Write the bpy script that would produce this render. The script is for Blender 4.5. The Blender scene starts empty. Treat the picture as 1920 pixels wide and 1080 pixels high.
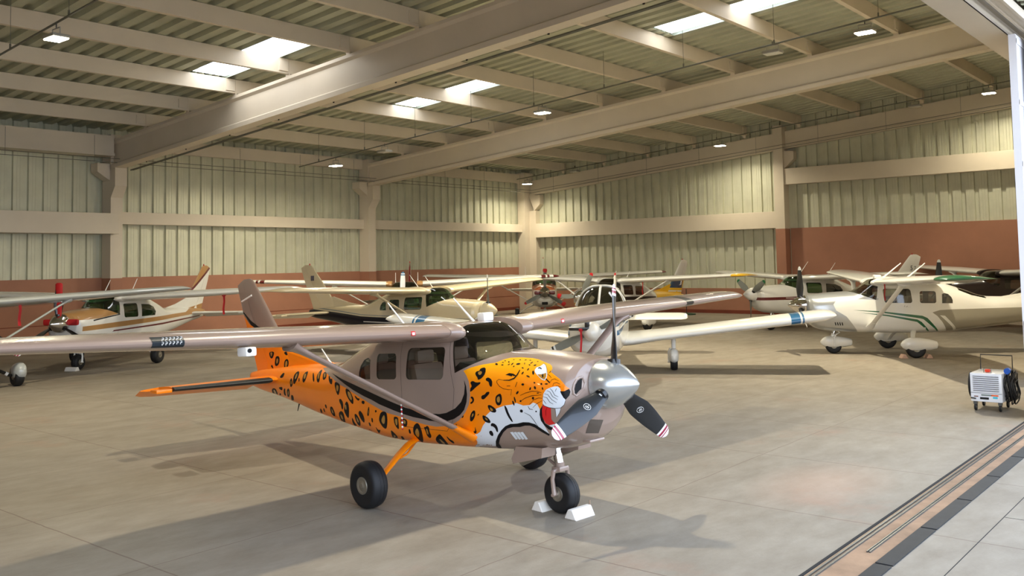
import bpy, bmesh, math, random
import numpy as np
from mathutils import Vector, Matrix
from mathutils.bvhtree import BVHTree
from mathutils.geometry import tessellate_polygon
random.seed(7)
PI = math.pi
scene = bpy.context.scene
col = scene.collection
# ------------------------------------------------------------------ camera
CAMH = 2.62
YAW, PIT, ROL = math.radians(50.39), math.radians(3.40), math.radians(-1.07)
FPX, CXP, CYP = 1730.0, 960.0, 388.0
fw = Vector((math.sin(YAW)*math.cos(PIT), math.cos(YAW)*math.cos(PIT), math.sin(PIT)))
r0 = Vector((math.cos(YAW), -math.sin(YAW), 0)); u0 = r0.cross(fw)
rt = r0*math.cos(ROL)+u0*math.sin(ROL); up = -r0*math.sin(ROL)+u0*math.cos(ROL)
CAMP = Vector((0, 0, CAMH))
cam = bpy.data.cameras.new('camera'); camo = bpy.data.objects.new('camera', cam); col.objects.link(camo)
mw = Matrix((rt, up, -fw)).transposed().to_4x4(); mw.translation = CAMP
camo.matrix_world = mw
cam.sensor_width = 36; cam.lens = FPX/1920*36
cam.shift_x = (960-CXP)/1920; cam.shift_y = -(540-CYP)/1920
cam.clip_start = .05; cam.clip_end = 400
scene.camera = camo
def pxray(x, y):
    return (fw+rt*((x-CXP)/FPX)-up*((y-CYP)/FPX)).normalized()
def pxat(x, y, axis, v):
    d = pxray(x, y); t = (v-CAMP[axis])/d[axis]; return CAMP+d*t
# ------------------------------------------------------------------ materials
def lin(c):
    return tuple(((v/255/12.92) if v/255 <= .04045 else ((v/255+.055)/1.055)**2.4) for v in c)
def newmat(name):
    m = bpy.data.materials.new(name); m.use_nodes = True
    nt = m.node_tree; nt.nodes.clear(); return m, nt
def N(nt, t, **kw):
    n = nt.nodes.new(t)
    for k, v in kw.items():
        if k == 'inp':
            for kk, vv in v.items(): n.inputs[kk].default_value = vv
        else: setattr(n, k, v)
    return n
MATS = {}
def mat(name, rgb, rough=.5, metal=0, coat=0, var=.06, scale=3.0, bump=0, bscale=60, spec=.5):
    if name in MATS: return MATS[name]
    m, nt = newmat(name); L = nt.links
    out = N(nt, 'ShaderNodeOutputMaterial'); p = N(nt, 'ShaderNodeBsdfPrincipled')
    tc = N(nt, 'ShaderNodeTexCoord'); nz = N(nt, 'ShaderNodeTexNoise', inp={'Scale': scale, 'Detail': 5.0, 'Roughness': .6})
    L.new(tc.outputs['Object'], nz.inputs['Vector'])
    mp = N(nt, 'ShaderNodeMapRange', inp={'From Min': .3, 'From Max': .7, 'To Min': 1-var, 'To Max': 1+var*.6})
    L.new(nz.outputs['Fac'], mp.inputs['Value'])
    c = lin(rgb)
    mx = N(nt, 'ShaderNodeVectorMath', operation='SCALE'); mx.inputs[0].default_value = c
    L.new(mp.outputs['Result'], mx.inputs['Scale']); L.new(mx.outputs[0], p.inputs['Base Color'])
    p.inputs['Roughness'].default_value = rough; p.inputs['Metallic'].default_value = metal
    p.inputs['Coat Weight'].default_value = coat; p.inputs['Coat Roughness'].default_value = .04
    p.inputs['Specular IOR Level'].default_value = spec
    if bump:
        n2 = N(nt, 'ShaderNodeTexNoise', inp={'Scale': bscale, 'Detail': 4.0}); L.new(tc.outputs['Object'], n2.inputs['Vector'])
        b = N(nt, 'ShaderNodeBump', inp={'Strength': bump, 'Distance': .01}); L.new(n2.outputs['Fac'], b.inputs['Height']); L.new(b.outputs['Normal'], p.inputs['Normal'])
    L.new(p.outputs[0], out.inputs[0]); MATS[name] = m; return m
def gloss(name, rgb, **kw):
    a = dict(rough=.32, coat=.8, var=.03, scale=2); a.update(kw); return mat(name, rgb, **a)
def emit(name, rgb, s):
    if name in MATS: return MATS[name]
    m, nt = newmat(name); out = N(nt, 'ShaderNodeOutputMaterial'); e = N(nt, 'ShaderNodeEmission')
    e.inputs[0].default_value = (*lin(rgb), 1); e.inputs[1].default_value = s
    nt.links.new(e.outputs[0], out.inputs[0]); MATS[name] = m; return m
def glass(name, tint, rough=.02, refl=1.0):
    """thin clear pane: tinted see-through plus mirror reflection growing toward grazing angles"""
    if name in MATS: return MATS[name]
    m, nt = newmat(name); L = nt.links; out = N(nt, 'ShaderNodeOutputMaterial')
    tr = N(nt, 'ShaderNodeBsdfTransparent'); tr.inputs[0].default_value = (*tint, 1)
    gl = N(nt, 'ShaderNodeBsdfGlossy'); gl.inputs[0].default_value = (1, 1, 1, 1)
    lw = N(nt, 'ShaderNodeLayerWeight', inp={'Blend': .5}); pw = N(nt, 'ShaderNodeMath', operation='POWER'); L.new(lw.outputs['Facing'], pw.inputs[0]); pw.inputs[1].default_value = 4.0
    mf = N(nt, 'ShaderNodeMapRange', inp={'To Min': .07*refl, 'To Max': .85}); L.new(pw.outputs[0], mf.inputs['Value'])
    tc = N(nt, 'ShaderNodeTexCoord'); nz = N(nt, 'ShaderNodeTexNoise', inp={'Scale': 9.0}); L.new(tc.outputs['Object'], nz.inputs['Vector'])
    mr = N(nt, 'ShaderNodeMapRange', inp={'To Min': rough*.6, 'To Max': rough*1.6+.01}); L.new(nz.outputs['Fac'], mr.inputs['Value']); L.new(mr.outputs[0], gl.inputs['Roughness'])
    mx = N(nt, 'ShaderNodeMixShader'); L.new(mf.outputs[0], mx.inputs[0]); L.new(tr.outputs[0], mx.inputs[1]); L.new(gl.outputs[0], mx.inputs[2])
    L.new(mx.outputs[0], out.inputs[0]); MATS[name] = m; return m
# ------------------------------------------------------------------ objects
def tag(o, label=None, cat=None, group=None, kind=None):
    if label: o['label'] = label
    if cat: o['category'] = cat
    if group: o['group'] = group
    if kind: o['kind'] = kind
    return o
def empty(name, loc=(0, 0, 0), rz=0):
    o = bpy.data.objects.new(name, None); col.objects.link(o); o.location = loc; o.rotation_euler = (0, 0, rz); o.empty_display_size = .2
    return o
def link(name, bm, mats, parent=None, smooth=True, ang=35, label=None):
    me = bpy.data.meshes.new(name)
    bm.normal_update(); bm.to_mesh(me); bm.free()
    for m in (mats if isinstance(mats, (list, tuple)) else [mats]): me.materials.append(m)
    if smooth:
        for p in me.polygons: p.use_smooth = True
        me.set_sharp_from_angle(angle=math.radians(ang))
    o = bpy.data.objects.new(name, me); col.objects.link(o)
    if parent: o.parent = parent
    if label: o['label'] = label
    return o
def box(bm, c, s, rot=None, mi=0, bev=0):
    r = bmesh.ops.create_cube(bm, size=1); vs = r['verts']
    bmesh.ops.scale(bm, vec=s, verts=vs)
    if bev:
        es = list({e for v in vs for e in v.link_edges})
        rr = bmesh.ops.bevel(bm, geom=es, offset=bev, segments=2, affect='EDGES', profile=.6)
        vs = list({v for f in rr['faces'] for v in f.verts} | {v for v in vs if v.is_valid})
    if rot is not None: bmesh.ops.rotate(bm, cent=(0, 0, 0), matrix=rot, verts=vs)
    bmesh.ops.translate(bm, vec=c, verts=vs)
    for f in {f for v in vs for f in v.link_faces}: f.material_index = mi
    return vs
def boxb(bm, a, b, mi=0, bev=0):
    a = Vector(a); b = Vector(b); return box(bm, (a+b)/2, [abs(v) for v in (b-a)], None, mi, bev)
def tube(bm, pts, r, n=8, mi=0, cap=True, flat=1.0, upv=None):
    pts = [Vector(p) for p in pts]; rr = r if isinstance(r, (list, tuple)) else [r]*len(pts)
    rings = []; pu = None
    for i, p in enumerate(pts):
        d = (pts[min(i+1, len(pts)-1)]-pts[max(i-1, 0)]).normalized()
        u = Vector(upv) if upv is not None else (pu if pu is not None else (Vector((0, 0, 1)) if abs(d.z) < .9 else Vector((1, 0, 0))))
        u = (u-d*u.dot(d)).normalized(); pu = u; v = d.cross(u)
        rings.append([bm.verts.new(p+(u*math.cos(2*PI*k/n)+v*math.sin(2*PI*k/n)*flat)*rr[i]) for k in range(n)])
    for a, b in zip(rings, rings[1:]):
        for k in range(n):
            f = bm.faces.new((a[k], a[(k+1) % n], b[(k+1) % n], b[k])); f.material_index = mi
    if cap:
        f = bm.faces.new(rings[0][::-1]); f.material_index = mi; f = bm.faces.new(rings[-1]); f.material_index = mi
def lathe(bm, prof, c, axis='X', n=32, mi=0, mif=None):
    # prof: (along, radius)
    rings = []; c = Vector(c)
    for a, r in prof:
        ring = []
        for k in range(n):
            t = 2*PI*k/n; u, v = r*math.cos(t), r*math.sin(t)
            q = {'X': (a, u, v), 'Y': (u, a, v), 'Z': (u, v, a)}[axis]; ring.append(bm.verts.new(c+Vector(q)))
        rings.append(ring)
    for i, (a, b) in enumerate(zip(rings, rings[1:])):
        for k in range(n):
            f = bm.faces.new((a[k], a[(k+1) % n], b[(k+1) % n], b[k])); f.material_index = mif(i) if mif else mi
    for rg in (rings[0], rings[-1]):
        try: bm.faces.new(rg).material_index = mi
        except Exception: pass
def prism(bm, poly, a, b, plane='XZ', mi=0):
    # poly in plane, extruded along the third axis from a to b
    def P(u, v, w): return {'XZ': (u, w, v), 'YZ': (w, u, v), 'XY': (u, v, w)}[plane]
    A = [bm.verts.new(P(u, v, a)) for u, v in poly]; B = [bm.verts.new(P(u, v, b)) for u, v in poly]
    n = len(poly); bm.faces.new(A).material_index = mi; bm.faces.new(B[::-1]).material_index = mi
    for k in range(n): bm.faces.new((A[k], B[k], B[(k+1) % n], A[(k+1) % n])).material_index = mi
def struct(name, bm, m, smooth=False, **kw):
    bmesh.ops.recalc_face_normals(bm, faces=bm.faces)
    return tag(link(name, bm, m, smooth=smooth, **kw), kind='structure')
# ------------------------------------------------------------------ hangar
paint_cream = mat('cream_structure_paint', (214, 202, 182), rough=.55, var=.05, scale=.8, bump=.05, bscale=40)
brick_paint = mat('terracotta_wall_paint', (166, 116, 92), rough=.75, var=.08, scale=1.2, bump=.12, bscale=30)
brick_dark = mat('dark_red_base_band', (118, 52, 30), rough=.7, var=.1, scale=1.5)
metal_sheet = mat('galvanised_wall_sheet', (206, 206, 184), rough=.5, metal=.35, var=.12, scale=.9)
roof_sheet = mat('galvanised_roof_sheet', (184, 186, 164), rough=.5, metal=.3, var=.14, scale=.7)
steel = mat('grey_steel', (104, 106, 104), rough=.4, metal=.7, var=.1)
white_door = mat('white_door_paint', (226, 224, 226), rough=.4, var=.03)
conduit_m = mat('conduit_grey', (112, 112, 100), rough=.5, metal=.4)
rust_conc = mat('rust_stained_concrete', (152, 122, 94), rough=.85, var=.3, scale=2.6, bump=.2, bscale=50)
dark_gap = mat('dark_gap', (30, 28, 27), rough=.9)
drain_m = mat('dark_drain_grate', (40, 42, 44), rough=.65, metal=.2, var=.2, scale=8)
XR, YL, XW = 40.2, 32.3, -14.0
YD = 3.15
ROOFZ = lambda y: 7.89+.0808*(29.2-y)
BEAMB = lambda y: 6.13+.0815*(32.2-y)
# floor -------------------------------------------------------------
m, nt = newmat('hangar_concrete'); L = nt.links
out = N(nt, 'ShaderNodeOutputMaterial'); p = N(nt, 'ShaderNodeBsdfPrincipled'); tc = N(nt, 'ShaderNodeTexCoord')
n1 = N(nt, 'ShaderNodeTexNoise', inp={'Scale': .35, 'Detail': 8.0, 'Roughness': .62}); n2 = N(nt, 'ShaderNodeTexNoise', inp={'Scale': 1.4, 'Detail': 7.0, 'Roughness': .7})
mp0 = N(nt, 'ShaderNodeMapping'); mp0.inputs['Scale'].default_value = (1.0, 2.0, 1); mp0.inputs['Rotation'].default_value = (0, 0, .5)
L.new(tc.outputs['Object'], n1.inputs['Vector']); L.new(tc.outputs['Object'], mp0.inputs['Vector']); L.new(mp0.outputs[0], n2.inputs['Vector'])
cr = N(nt, 'ShaderNodeValToRGB'); cr.color_ramp.elements[0].position = .3; cr.color_ramp.elements[0].color = (*lin((122, 112, 97)), 1)
cr.color_ramp.elements[1].position = .72; cr.color_ramp.elements[1].color = (*lin((146, 137, 122)), 1); L.new(n2.outputs['Fac'], cr.inputs[0])
n3 = N(nt, 'ShaderNodeTexNoise', inp={'Scale': .55, 'Detail': 5.0, 'Roughness': .7}); mp3 = N(nt, 'ShaderNodeMapping'); mp3.inputs['Location'].default_value = (3.3, 8.1, 0)
L.new(tc.outputs['Object'], mp3.inputs['Vector']); L.new(mp3.outputs[0], n3.inputs['Vector'])
st = N(nt, 'ShaderNodeMapRange', inp={'From Min': .58, 'From Max': .75, 'To Min': 0.0, 'To Max': .45}); L.new(n3.outputs['Fac'], st.inputs['Value'])
mx = N(nt, 'ShaderNodeMix', data_type='RGBA'); mx.inputs[7].default_value = (*lin((150, 112, 92)), 1); L.new(st.outputs[0], mx.inputs[0]); L.new(cr.outputs[0], mx.inputs[6])
# one rusty stain patch
vd = N(nt, 'ShaderNodeVectorMath', operation='SUBTRACT'); vd.inputs[1].default_value = (10.6, 4.2, 0); L.new(tc.outputs['Object'], vd.inputs[0])
vs = N(nt, 'ShaderNodeVectorMath', operation='MULTIPLY'); vs.inputs[1].default_value = (.9, 1.6, 0); L.new(vd.outputs[0], vs.inputs[0])
vl = N(nt, 'ShaderNodeVectorMath', operation='LENGTH'); L.new(vs.outputs[0], vl.inputs[0])
sp = N(nt, 'ShaderNodeMapRange', inp={'From Min': .25, 'From Max': 1.3, 'To Min': .26, 'To Max': 0.0}); L.new(vl.outputs['Value'], sp.inputs['Value'])
mx2 = N(nt, 'ShaderNodeMix', data_type='RGBA'); mx2.inputs[7].default_value = (*lin((196, 152, 126)), 1); L.new(sp.outputs[0], mx2.inputs[0]); L.new(mx.outputs[2], mx2.inputs[6])
# saw-cut joints
sx = N(nt, 'ShaderNodeSeparateXYZ'); L.new(tc.outputs['Object'], sx.inputs[0])
wob = N(nt, 'ShaderNodeTexNoise', inp={'Scale': 2.5, 'Detail': 3.0}); L.new(tc.outputs['Object'], wob.inputs['Vector'])
wm = N(nt, 'ShaderNodeMapRange', inp={'To Min': -.02, 'To Max': .02}); L.new(wob.outputs['Fac'], wm.inputs['Value'])
def joint(axis, off, pitch, w):
    a = N(nt, 'ShaderNodeMath', operation='ADD'); L.new(sx.outputs[axis], a.inputs[0]); L.new(wm.outputs[0], a.inputs[1])
    b = N(nt, 'ShaderNodeMath', operation='SUBTRACT'); L.new(a.outputs[0], b.inputs[0]); b.inputs[1].default_value = off
    c = N(nt, 'ShaderNodeMath', operation='PINGPONG'); L.new(b.outputs[0], c.inputs[0]); c.inputs[1].default_value = pitch/2
    d = N(nt, 'ShaderNodeMath', operation='LESS_THAN'); L.new(c.outputs[0], d.inputs[0]); d.inputs[1].default_value = w; return d
jx = joint('X', 4.33, 2.46, .009); jy = joint('Y', 5.42, 2.37, .006)
ja = N(nt, 'ShaderNodeMath', operation='MAXIMUM'); L.new(jx.outputs[0], ja.inputs[0]); L.new(jy.outputs[0], ja.inputs[1])
js = N(nt, 'ShaderNodeMath', operation='MULTIPLY'); L.new(ja.outputs[0], js.inputs[0]); js.inputs[1].default_value = .6
mx3 = N(nt, 'ShaderNodeMix', data_type='RGBA'); mx3.inputs[7].default_value = (*lin((92, 70, 58)), 1); L.new(js.outputs[0], mx3.inputs[0]); L.new(mx2.outputs[2], mx3.inputs[6])
L.new(mx3.outputs[2], p.inputs['Base Color']); p.inputs['Roughness'].default_value = .72
rr = N(nt, 'ShaderNodeMapRange', inp={'To Min': .5, 'To Max': .8}); L.new(n1.outputs['Fac'], rr.inputs['Value']); L.new(rr.outputs[0], p.inputs['Roughness'])
fine = N(nt, 'ShaderNodeTexNoise', inp={'Scale': 45.0, 'Detail': 4.0}); L.new(tc.outputs['Object'], fine.inputs['Vector'])
bp = N(nt, 'ShaderNodeBump', inp={'Strength': .12, 'Distance': .01}); L.new(fine.outputs['Fac'], bp.inputs['Height']); L.new(bp.outputs[0], p.inputs['Normal'])
L.new(p.outputs[0], out.inputs[0]); conc = m
bm = bmesh.new(); boxb(bm, (XW-6, -30, -.3), (XR+14, YL+.6, 0)); struct('floor', bm, [conc])
# track strip
bm = bmesh.new(); boxb(bm, (XW, 2.78, 0), (XR, 3.13, .006)); struct('trim_1', bm, [rust_conc])
bm = bmesh.new(); boxb(bm, (XW, 3.14, 0), (XR, 3.168, .006)); struct('trim_2', bm, [dark_gap])
bm = bmesh.new(); boxb(bm, (XW, 3.085, 0), (XR, 3.10, .02)); boxb(bm, (XW, 3.045, 0), (XR, 3.06, .02)); struct('trim_3', bm, [steel])
bm = bmesh.new(); boxb(bm, (8.35, 2.895, 0), (XR, 2.91, .02)); boxb(bm, (8.35, 2.92, 0), (XR, 2.93, .02)); struct('trim_4', bm, [steel])
bm = bmesh.new(); x = XW
while x < XR:
    boxb(bm, (x+.012, 2.63, 0), (x+1.28, 2.775, .012)); x += 1.3
struct('trim_5', bm, [drain_m])
bm = bmesh.new(); boxb(bm, (XW, 2.226, 0), (XR, 2.233, .002)); boxb(bm, (10.253, -6, 0), (10.258, 2.22, .002)); struct('trim_6', bm, [dark_gap])
# corrugated sheets
def corr(a, b, z0f, z1f, org, du, dn, pitch=.5, pan=.31, depth=.085):
    """vertical ribbed sheet from a to b along direction du, normal dn"""
    bm = bmesh.new(); u = a; prof = []
    while u < b:
        for o, d in ((0, 0), (pan*.33, 0), (pan*.33+.008, -.006), (pan*.33+.016, 0), (pan*.66, 0), (pan*.66+.008, -.006), (pan*.66+.016, 0), (pan, 0), (pan+.02, -depth), (pitch-.02, -depth)):
            if u+o < b: prof.append((u+o, d))
        u += pitch
    prof.append((b, 0)); pr = None
    for u, d in prof:
        base = Vector(org)+Vector(du)*u+Vector(dn)*d
        v0 = bm.verts.new((base.x, base.y, z0f(u))); v1 = bm.verts.new((base.x, base.y, z1f(u)))
        if pr: bm.faces.new((pr[0], v0, v1, pr[1]))
        pr = (v0, v1)
    return bm
def addcorr(bm, *a, **k):
    b2 = corr(*a, **k); me = bpy.data.meshes.new('t'); b2.to_mesh(me); b2.free(); bm.from_mesh(me); bpy.data.meshes.remove(me)
# left wall (far), plane Y = YL
bm = bmesh.new(); addcorr(bm, 0, XR-XW, lambda u: 2.30, lambda u: ROOFZ(YL), (XW, YL, 0), (1, 0, 0), (0, -1, 0))
for f in bm.faces: f.material_index = 0
n0 = len(bm.faces)
boxb(bm, (XW, YL-.06, 0), (XR, YL+.25, 2.32), 1); boxb(bm, (XW, YL-.075, 0), (XR, YL-.06, .16), 2); boxb(bm, (XW, YL-.064, .74), (XR, YL-.06, .765), 2)
boxb(bm, (XW, YL+.1, 2.3), (XR, YL+.2, 7.9), 0)
o = link('wall_left', bm, [metal_sheet, brick_paint, brick_dark], smooth=False); tag(o, kind='structure')
# right wall, plane X = XR
bm = bmesh.new(); YC = 16.9
addcorr(bm, 0, YL-YC, lambda u: 1.16, lambda u: ROOFZ(YL-u)+.02, (XR, YL, 0), (0, -1, 0), (-1, 0, 0), pitch=.49)
addcorr(bm, 0, YC-YD, lambda u: 3.88, lambda u: ROOFZ(YC-u)+.02, (XR, YC, 0), (0, -1, 0), (-1, 0, 0), pitch=.49)
boxb(bm, (XR-.06, YC, 0), (XR+.25, YL, 1.18), 1); boxb(bm, (XR-.06, YD, 0), (XR+.25, YC, 3.90), 1); boxb(bm, (XR-.075, YD, 0), (XR-.06, YL, .16), 2)
boxb(bm, (XR+.1, YD, 3.8), (XR+.2, YC, 10.3), 0); boxb(bm, (XR+.1, YC, 1.1), (XR+.2, YL, 9.2), 0)
o = link('wall_right', bm, [metal_sheet, brick_paint, brick_dark], smooth=False); tag(o, kind='structure')
bm = bmesh.new(); boxb(bm, (XW-.2, YD, 0), (XW, YL, 10.6)); struct('wall_back', bm, [brick_paint])
# front wall above the door and right of it
bm = bmesh.new(); boxb(bm, (XW, 3.3, 6.5), (XR, 3.5, 10.1)); boxb(bm, (21.5, 3.3, 0), (XR, 3.5, 6.6)); boxb(bm, (XW, 3.3, 0), (-11, 3.5, 6.6)); struct('wall_front', bm, [paint_cream])
# header beam + guide rails
bm = bmesh.new()
boxb(bm, (XW, 3.16, 6.12), (XR, 3.62, 6.16)); boxb(bm, (XW, 3.36, 6.16), (XR, 3.42, 6.6)); boxb(bm, (XW, 3.16, 6.12), (XR, 3.18, 6.24))
struct('trim_7', bm, [paint_cream])
bm = bmesh.new(); boxb(bm, (XW, 2.98, 6.2), (XR, 3.02, 6.34)); boxb(bm, (XW, 2.86, 6.24), (XR, 2.98, 6.27)); boxb(bm, (XW, 2.82, 6.2), (XR, 2.86, 6.34)); struct('trim_8', bm, [paint_cream])
bm = bmesh.new(); boxb(bm, (XW, 2.2, 6.5), (XR, 2.5, 6.56)); boxb(bm, (XW, 2.2, 6.5), (XR, 2.25, 7.4)); struct('trim_9', bm, [paint_cream])
bm = bmesh.new(); addcorr(bm, 0, XR-XW, lambda u: 6.45, lambda u: 10.2, (XW, 2.78, 0), (1, 0, 0), (0, -1, 0), pitch=.3, pan=.16); struct('trim_10', bm, [metal_sheet])
# roof sheet
def roof():
    bm = bmesh.new(); pitch, pan, depth = .5, .24, .11; prof = []; u = XW-.0
    while u < XR+.3:
        for o_, d in ((0, 0), (pan, 0), (pan+.04, depth), (pitch-.04, depth)): prof.append((u+o_, d))
        u += pitch
    ys = [YL+.4, 24.1, 19.5, 13.35, 9.0, 3.0, 2.2]; rows = []
    for y in ys: rows.append([bm.verts.new((x, y, ROOFZ(y)+d)) for x, d in prof])
    for i in range(len(ys)-1):
        for k in range(len(prof)-1):
            xm = (prof[k][0]+prof[k+1][0])/2; ym = (ys[i]+ys[i+1])/2
            if (14.62 < xm < 15.70 and 19.5 < ym < 24.1) or (22.54 < xm < 23.62 and (19.5 < ym < 24.1 or 9 < ym < 13.35)): continue
            bm.faces.new((rows[i][k], rows[i+1][k], rows[i+1][k+1], rows[i][k+1]))
    return bm
bm = roof(); o = link('ceiling', bm, [roof_sheet], smooth=False); tag(o, kind='structure')
bm = bmesh.new()
for i, (xa, xb) in enumerate(((XW-1, 14.55), (15.75, 22.45), (23.7, XR+.5))):
    v = [bm.verts.new(q) for q in ((xa, YL+.5, ROOFZ(YL+.5)+.17), (xb, YL+.5, ROOFZ(YL+.5)+.17), (xb, 2.2, ROOFZ(2.2)+.17), (xa, 2.2, ROOFZ(2.2)+.17))]; bm.faces.new(v)
for xa, xb, yy in ((14.55, 15.75, ((YL+.5, 24.1), (19.5, 2.2))), (22.45, 23.7, ((YL+.5, 24.1), (19.5, 13.35), (9, 2.2)))):
    for ya, yb in yy:
        v = [bm.verts.new(q) for q in ((xa, ya, ROOFZ(ya)+.17), (xb, ya, ROOFZ(ya)+.17), (xb, yb, ROOFZ(yb)+.17), (xa, yb, ROOFZ(yb)+.17))]; bm.faces.new(v)
o = link('trim_11', bm, [roof_sheet], smooth=False); tag(o, kind='structure')
skyl = emit('daylight_roof_panel', (255, 255, 255), 5.0)
for i, (xa, xb, ya, yb) in enumerate(((14.62, 15.70, 19.5, 24.1), (22.54, 23.62, 19.5, 24.1), (22.54, 23.62, 9.0, 13.35))):
    bm = bmesh.new(); v = [bm.verts.new(q) for q in ((xa, ya, ROOFZ(ya)+.05), (xa, yb, ROOFZ(yb)+.05), (xb, yb, ROOFZ(yb)+.05), (xb, ya, ROOFZ(ya)+.05))]; bm.faces.new(v)
    o = link('window_%d' % (i+1), bm, [skyl], smooth=False); tag(o, kind='structure')
# purlins (C section) on the beams
tn = [12]
def trim(bm, m, **k):
    tn[0] += 1; return struct('trim_%d' % tn[0], bm, m, **k)
py = 29.2-.0
pys = [29.33-2.63*k for k in range(11)]
for y in pys:
    zt = ROOFZ(y)-.012; bm = bmesh.new()
    poly = [(y+.0, zt), (y+.14, zt), (y+.14, zt-.03), (y+.03, zt-.03), (y+.03, zt-.39), (y+.14, zt-.39), (y+.14, zt-.42), (y, zt-.42)]
    prism(bm, poly, XW, XR-.15, 'YZ')
    # joint stubs on every beam
    for xb in (4.2, 16.2, 28.2, 40.05):
        boxb(bm, (xb-.16, y-.01, zt-.55), (xb-.12, y+.14, zt-.02)); boxb(bm, (xb-.5, y-.035, zt-.36), (xb-.2, y, zt-.08))
    trim(bm, [paint_cream])
# main roof beams (I section, inclined)
for xb in (-8, 4.2, 16.2, 28.2):
    prof = [(-.2, 0), (.2, 0), (.2, .13), (.09, .2), (.09, .86), (.17, .93), (.17, 1.02), (-.17, 1.02), (-.17, .93), (-.09, .86), (-.09, .2), (-.2, .13)]
    bm = bmesh.new()
    A = [bm.verts.new((xb+u, YL-.6, BEAMB(YL-.6)+v)) for u, v in prof]; B = [bm.verts.new((xb+u, 3.6, BEAMB(3.6)+v)) for u, v in prof]
    bm.faces.new(A); bm.faces.new(B[::-1])
    for k in range(len(prof)): bm.faces.new((A[k], B[k], B[(k+1) % len(prof)], A[(k+1) % len(prof)]))
    trim(bm, [paint_cream])
# rake beam on right wall
RB = lambda y: 6.32+.0835*(31-y)
bm = bmesh.new(); prof = [(-.22, 0), (0, 0), (0, .8), (-.16, .8), (-.16, .14), (-.22, .12)]
A = [bm.verts.new((XR-.06+u, YL-.5, RB(YL-.5)+v)) for u, v in prof]; B = [bm.verts.new((XR-.06+u, 3.6, RB(3.6)+v)) for u, v in prof]
bm.faces.new(A); bm.faces.new(B[::-1])
for k in range(len(prof)): bm.faces.new((A[k], B[k], B[(k+1) % len(prof)], A[(k+1) % len(prof)]))
trim(bm, [paint_cream])
# columns on left wall: shaft with leaning bracket head
def column_left(x0):
    bm = bmesh.new(); y1 = YL-.06; w = .44; d = .62
    def shaft(za, zb, mi): boxb(bm, (x0, y1-d, za), (x0+w, y1, zb), mi)
    shaft(0, 2.3, 1); shaft(2.3, 5.15, 0)
    # head leans toward the room
    poly = [(y1, 5.15), (y1-d, 5.15), (y1-d-.3, 5.55), (y1-d-.3, BEAMB(y1-d-.3)-.01), (y1, BEAMB(y1)-.01)]
    prism(bm, poly, x0, x0+w, 'YZ', 0)
    # side bracket towards -X
    prism(bm, [(x0, 5.75), (x0-.45, 6.05), (x0-.45, 6.35), (x0, 6.35)], y1-.55, y1-.05, 'XZ', 0)
    bx = x0+.2; boxb(bm, (bx-.2, y1-.6, 6.1), (bx+.2, y1, 7.4), 0)
    trim(bm, [paint_cream, brick_paint])
for x0 in (4.0, 16.0, 28.0): column_left(x0)
bm = bmesh.new(); boxb(bm, (39.45, YL-.55, 0), (XR, YL-.05, 2.3), 0); boxb(bm, (39.45, YL-.55, 2.3), (XR, YL-.05, 7.5), 0); boxb(bm, (39.85, YL-1.0, 0), (XR, YL-.5, 5.4), 0)
prism(bm, [(YL-.9, 5.4), (YL-1.3, 5.75), (YL-1.3, 6.25), (YL-.5, 6.3)], XR-.35, XR-.0, 'YZ', 0); trim(bm, [paint_cream, brick_paint])
# right wall column
bm = bmesh.new(); cy0, cy1 = 16.95, 17.4
boxb(bm, (XR-.55, cy0, 0), (XR-.0, cy1, 3.88), 1); boxb(bm, (XR-.55, cy0, 3.88), (XR, cy1, 8.55), 0)
prism(bm, [(cy0, 6.6), (cy0-.45, 7.0), (cy0-.45, 7.35), (cy0, 7.4)], XR-.4, XR-.06, 'YZ', 0); trim(bm, [paint_cream, brick_paint])
# girts left wall
for xa, xb, y0, za, zb in ((XW, 4.0, .34, 4.22, 4.66), (4.0, 16.2, .9, 3.86, 4.58), (16.44, 28.0, .34, 4.23, 4.67), (28.44, 39.6, .34, 4.23, 4.66)):
    bm = bmesh.new(); boxb(bm, (xa+(.44 if xa == 4.0 else 0), YL-y0-.02, za), (xb, YL-.05, zb), 0, .01); trim(bm, [paint_cream])
# girts right wall
bm = bmesh.new(); boxb(bm, (XR-.42, 17.4, 3.92), (XR-.05, 31.3, 4.68), 0, .01); trim(bm, [paint_cream])
bm = bmesh.new(); boxb(bm, (XR-.48, 3.6, 5.86), (XR-.05, 16.95, 6.58), 0, .01); trim(bm, [paint_cream])
# eave beams left wall
for xa, xb, y0, za, zb in ((XW, 4.0, .9, 6.62, 7.32), (4.3, 16.0, .9, 6.64, 7.32), (16.44, 28.0, .3, 6.95, 7.42), (28.44, 39.6, .3, 6.95, 7.42)):
    bm = bmesh.new(); boxb(bm, (xa, YL-y0, za), (xb, YL-.06, zb))
    if y0 > .5: boxb(bm, (xa, YL-y0-.05, za-.04), (xb, YL-.06, za+.06))
    trim(bm, [paint_cream])
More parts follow.
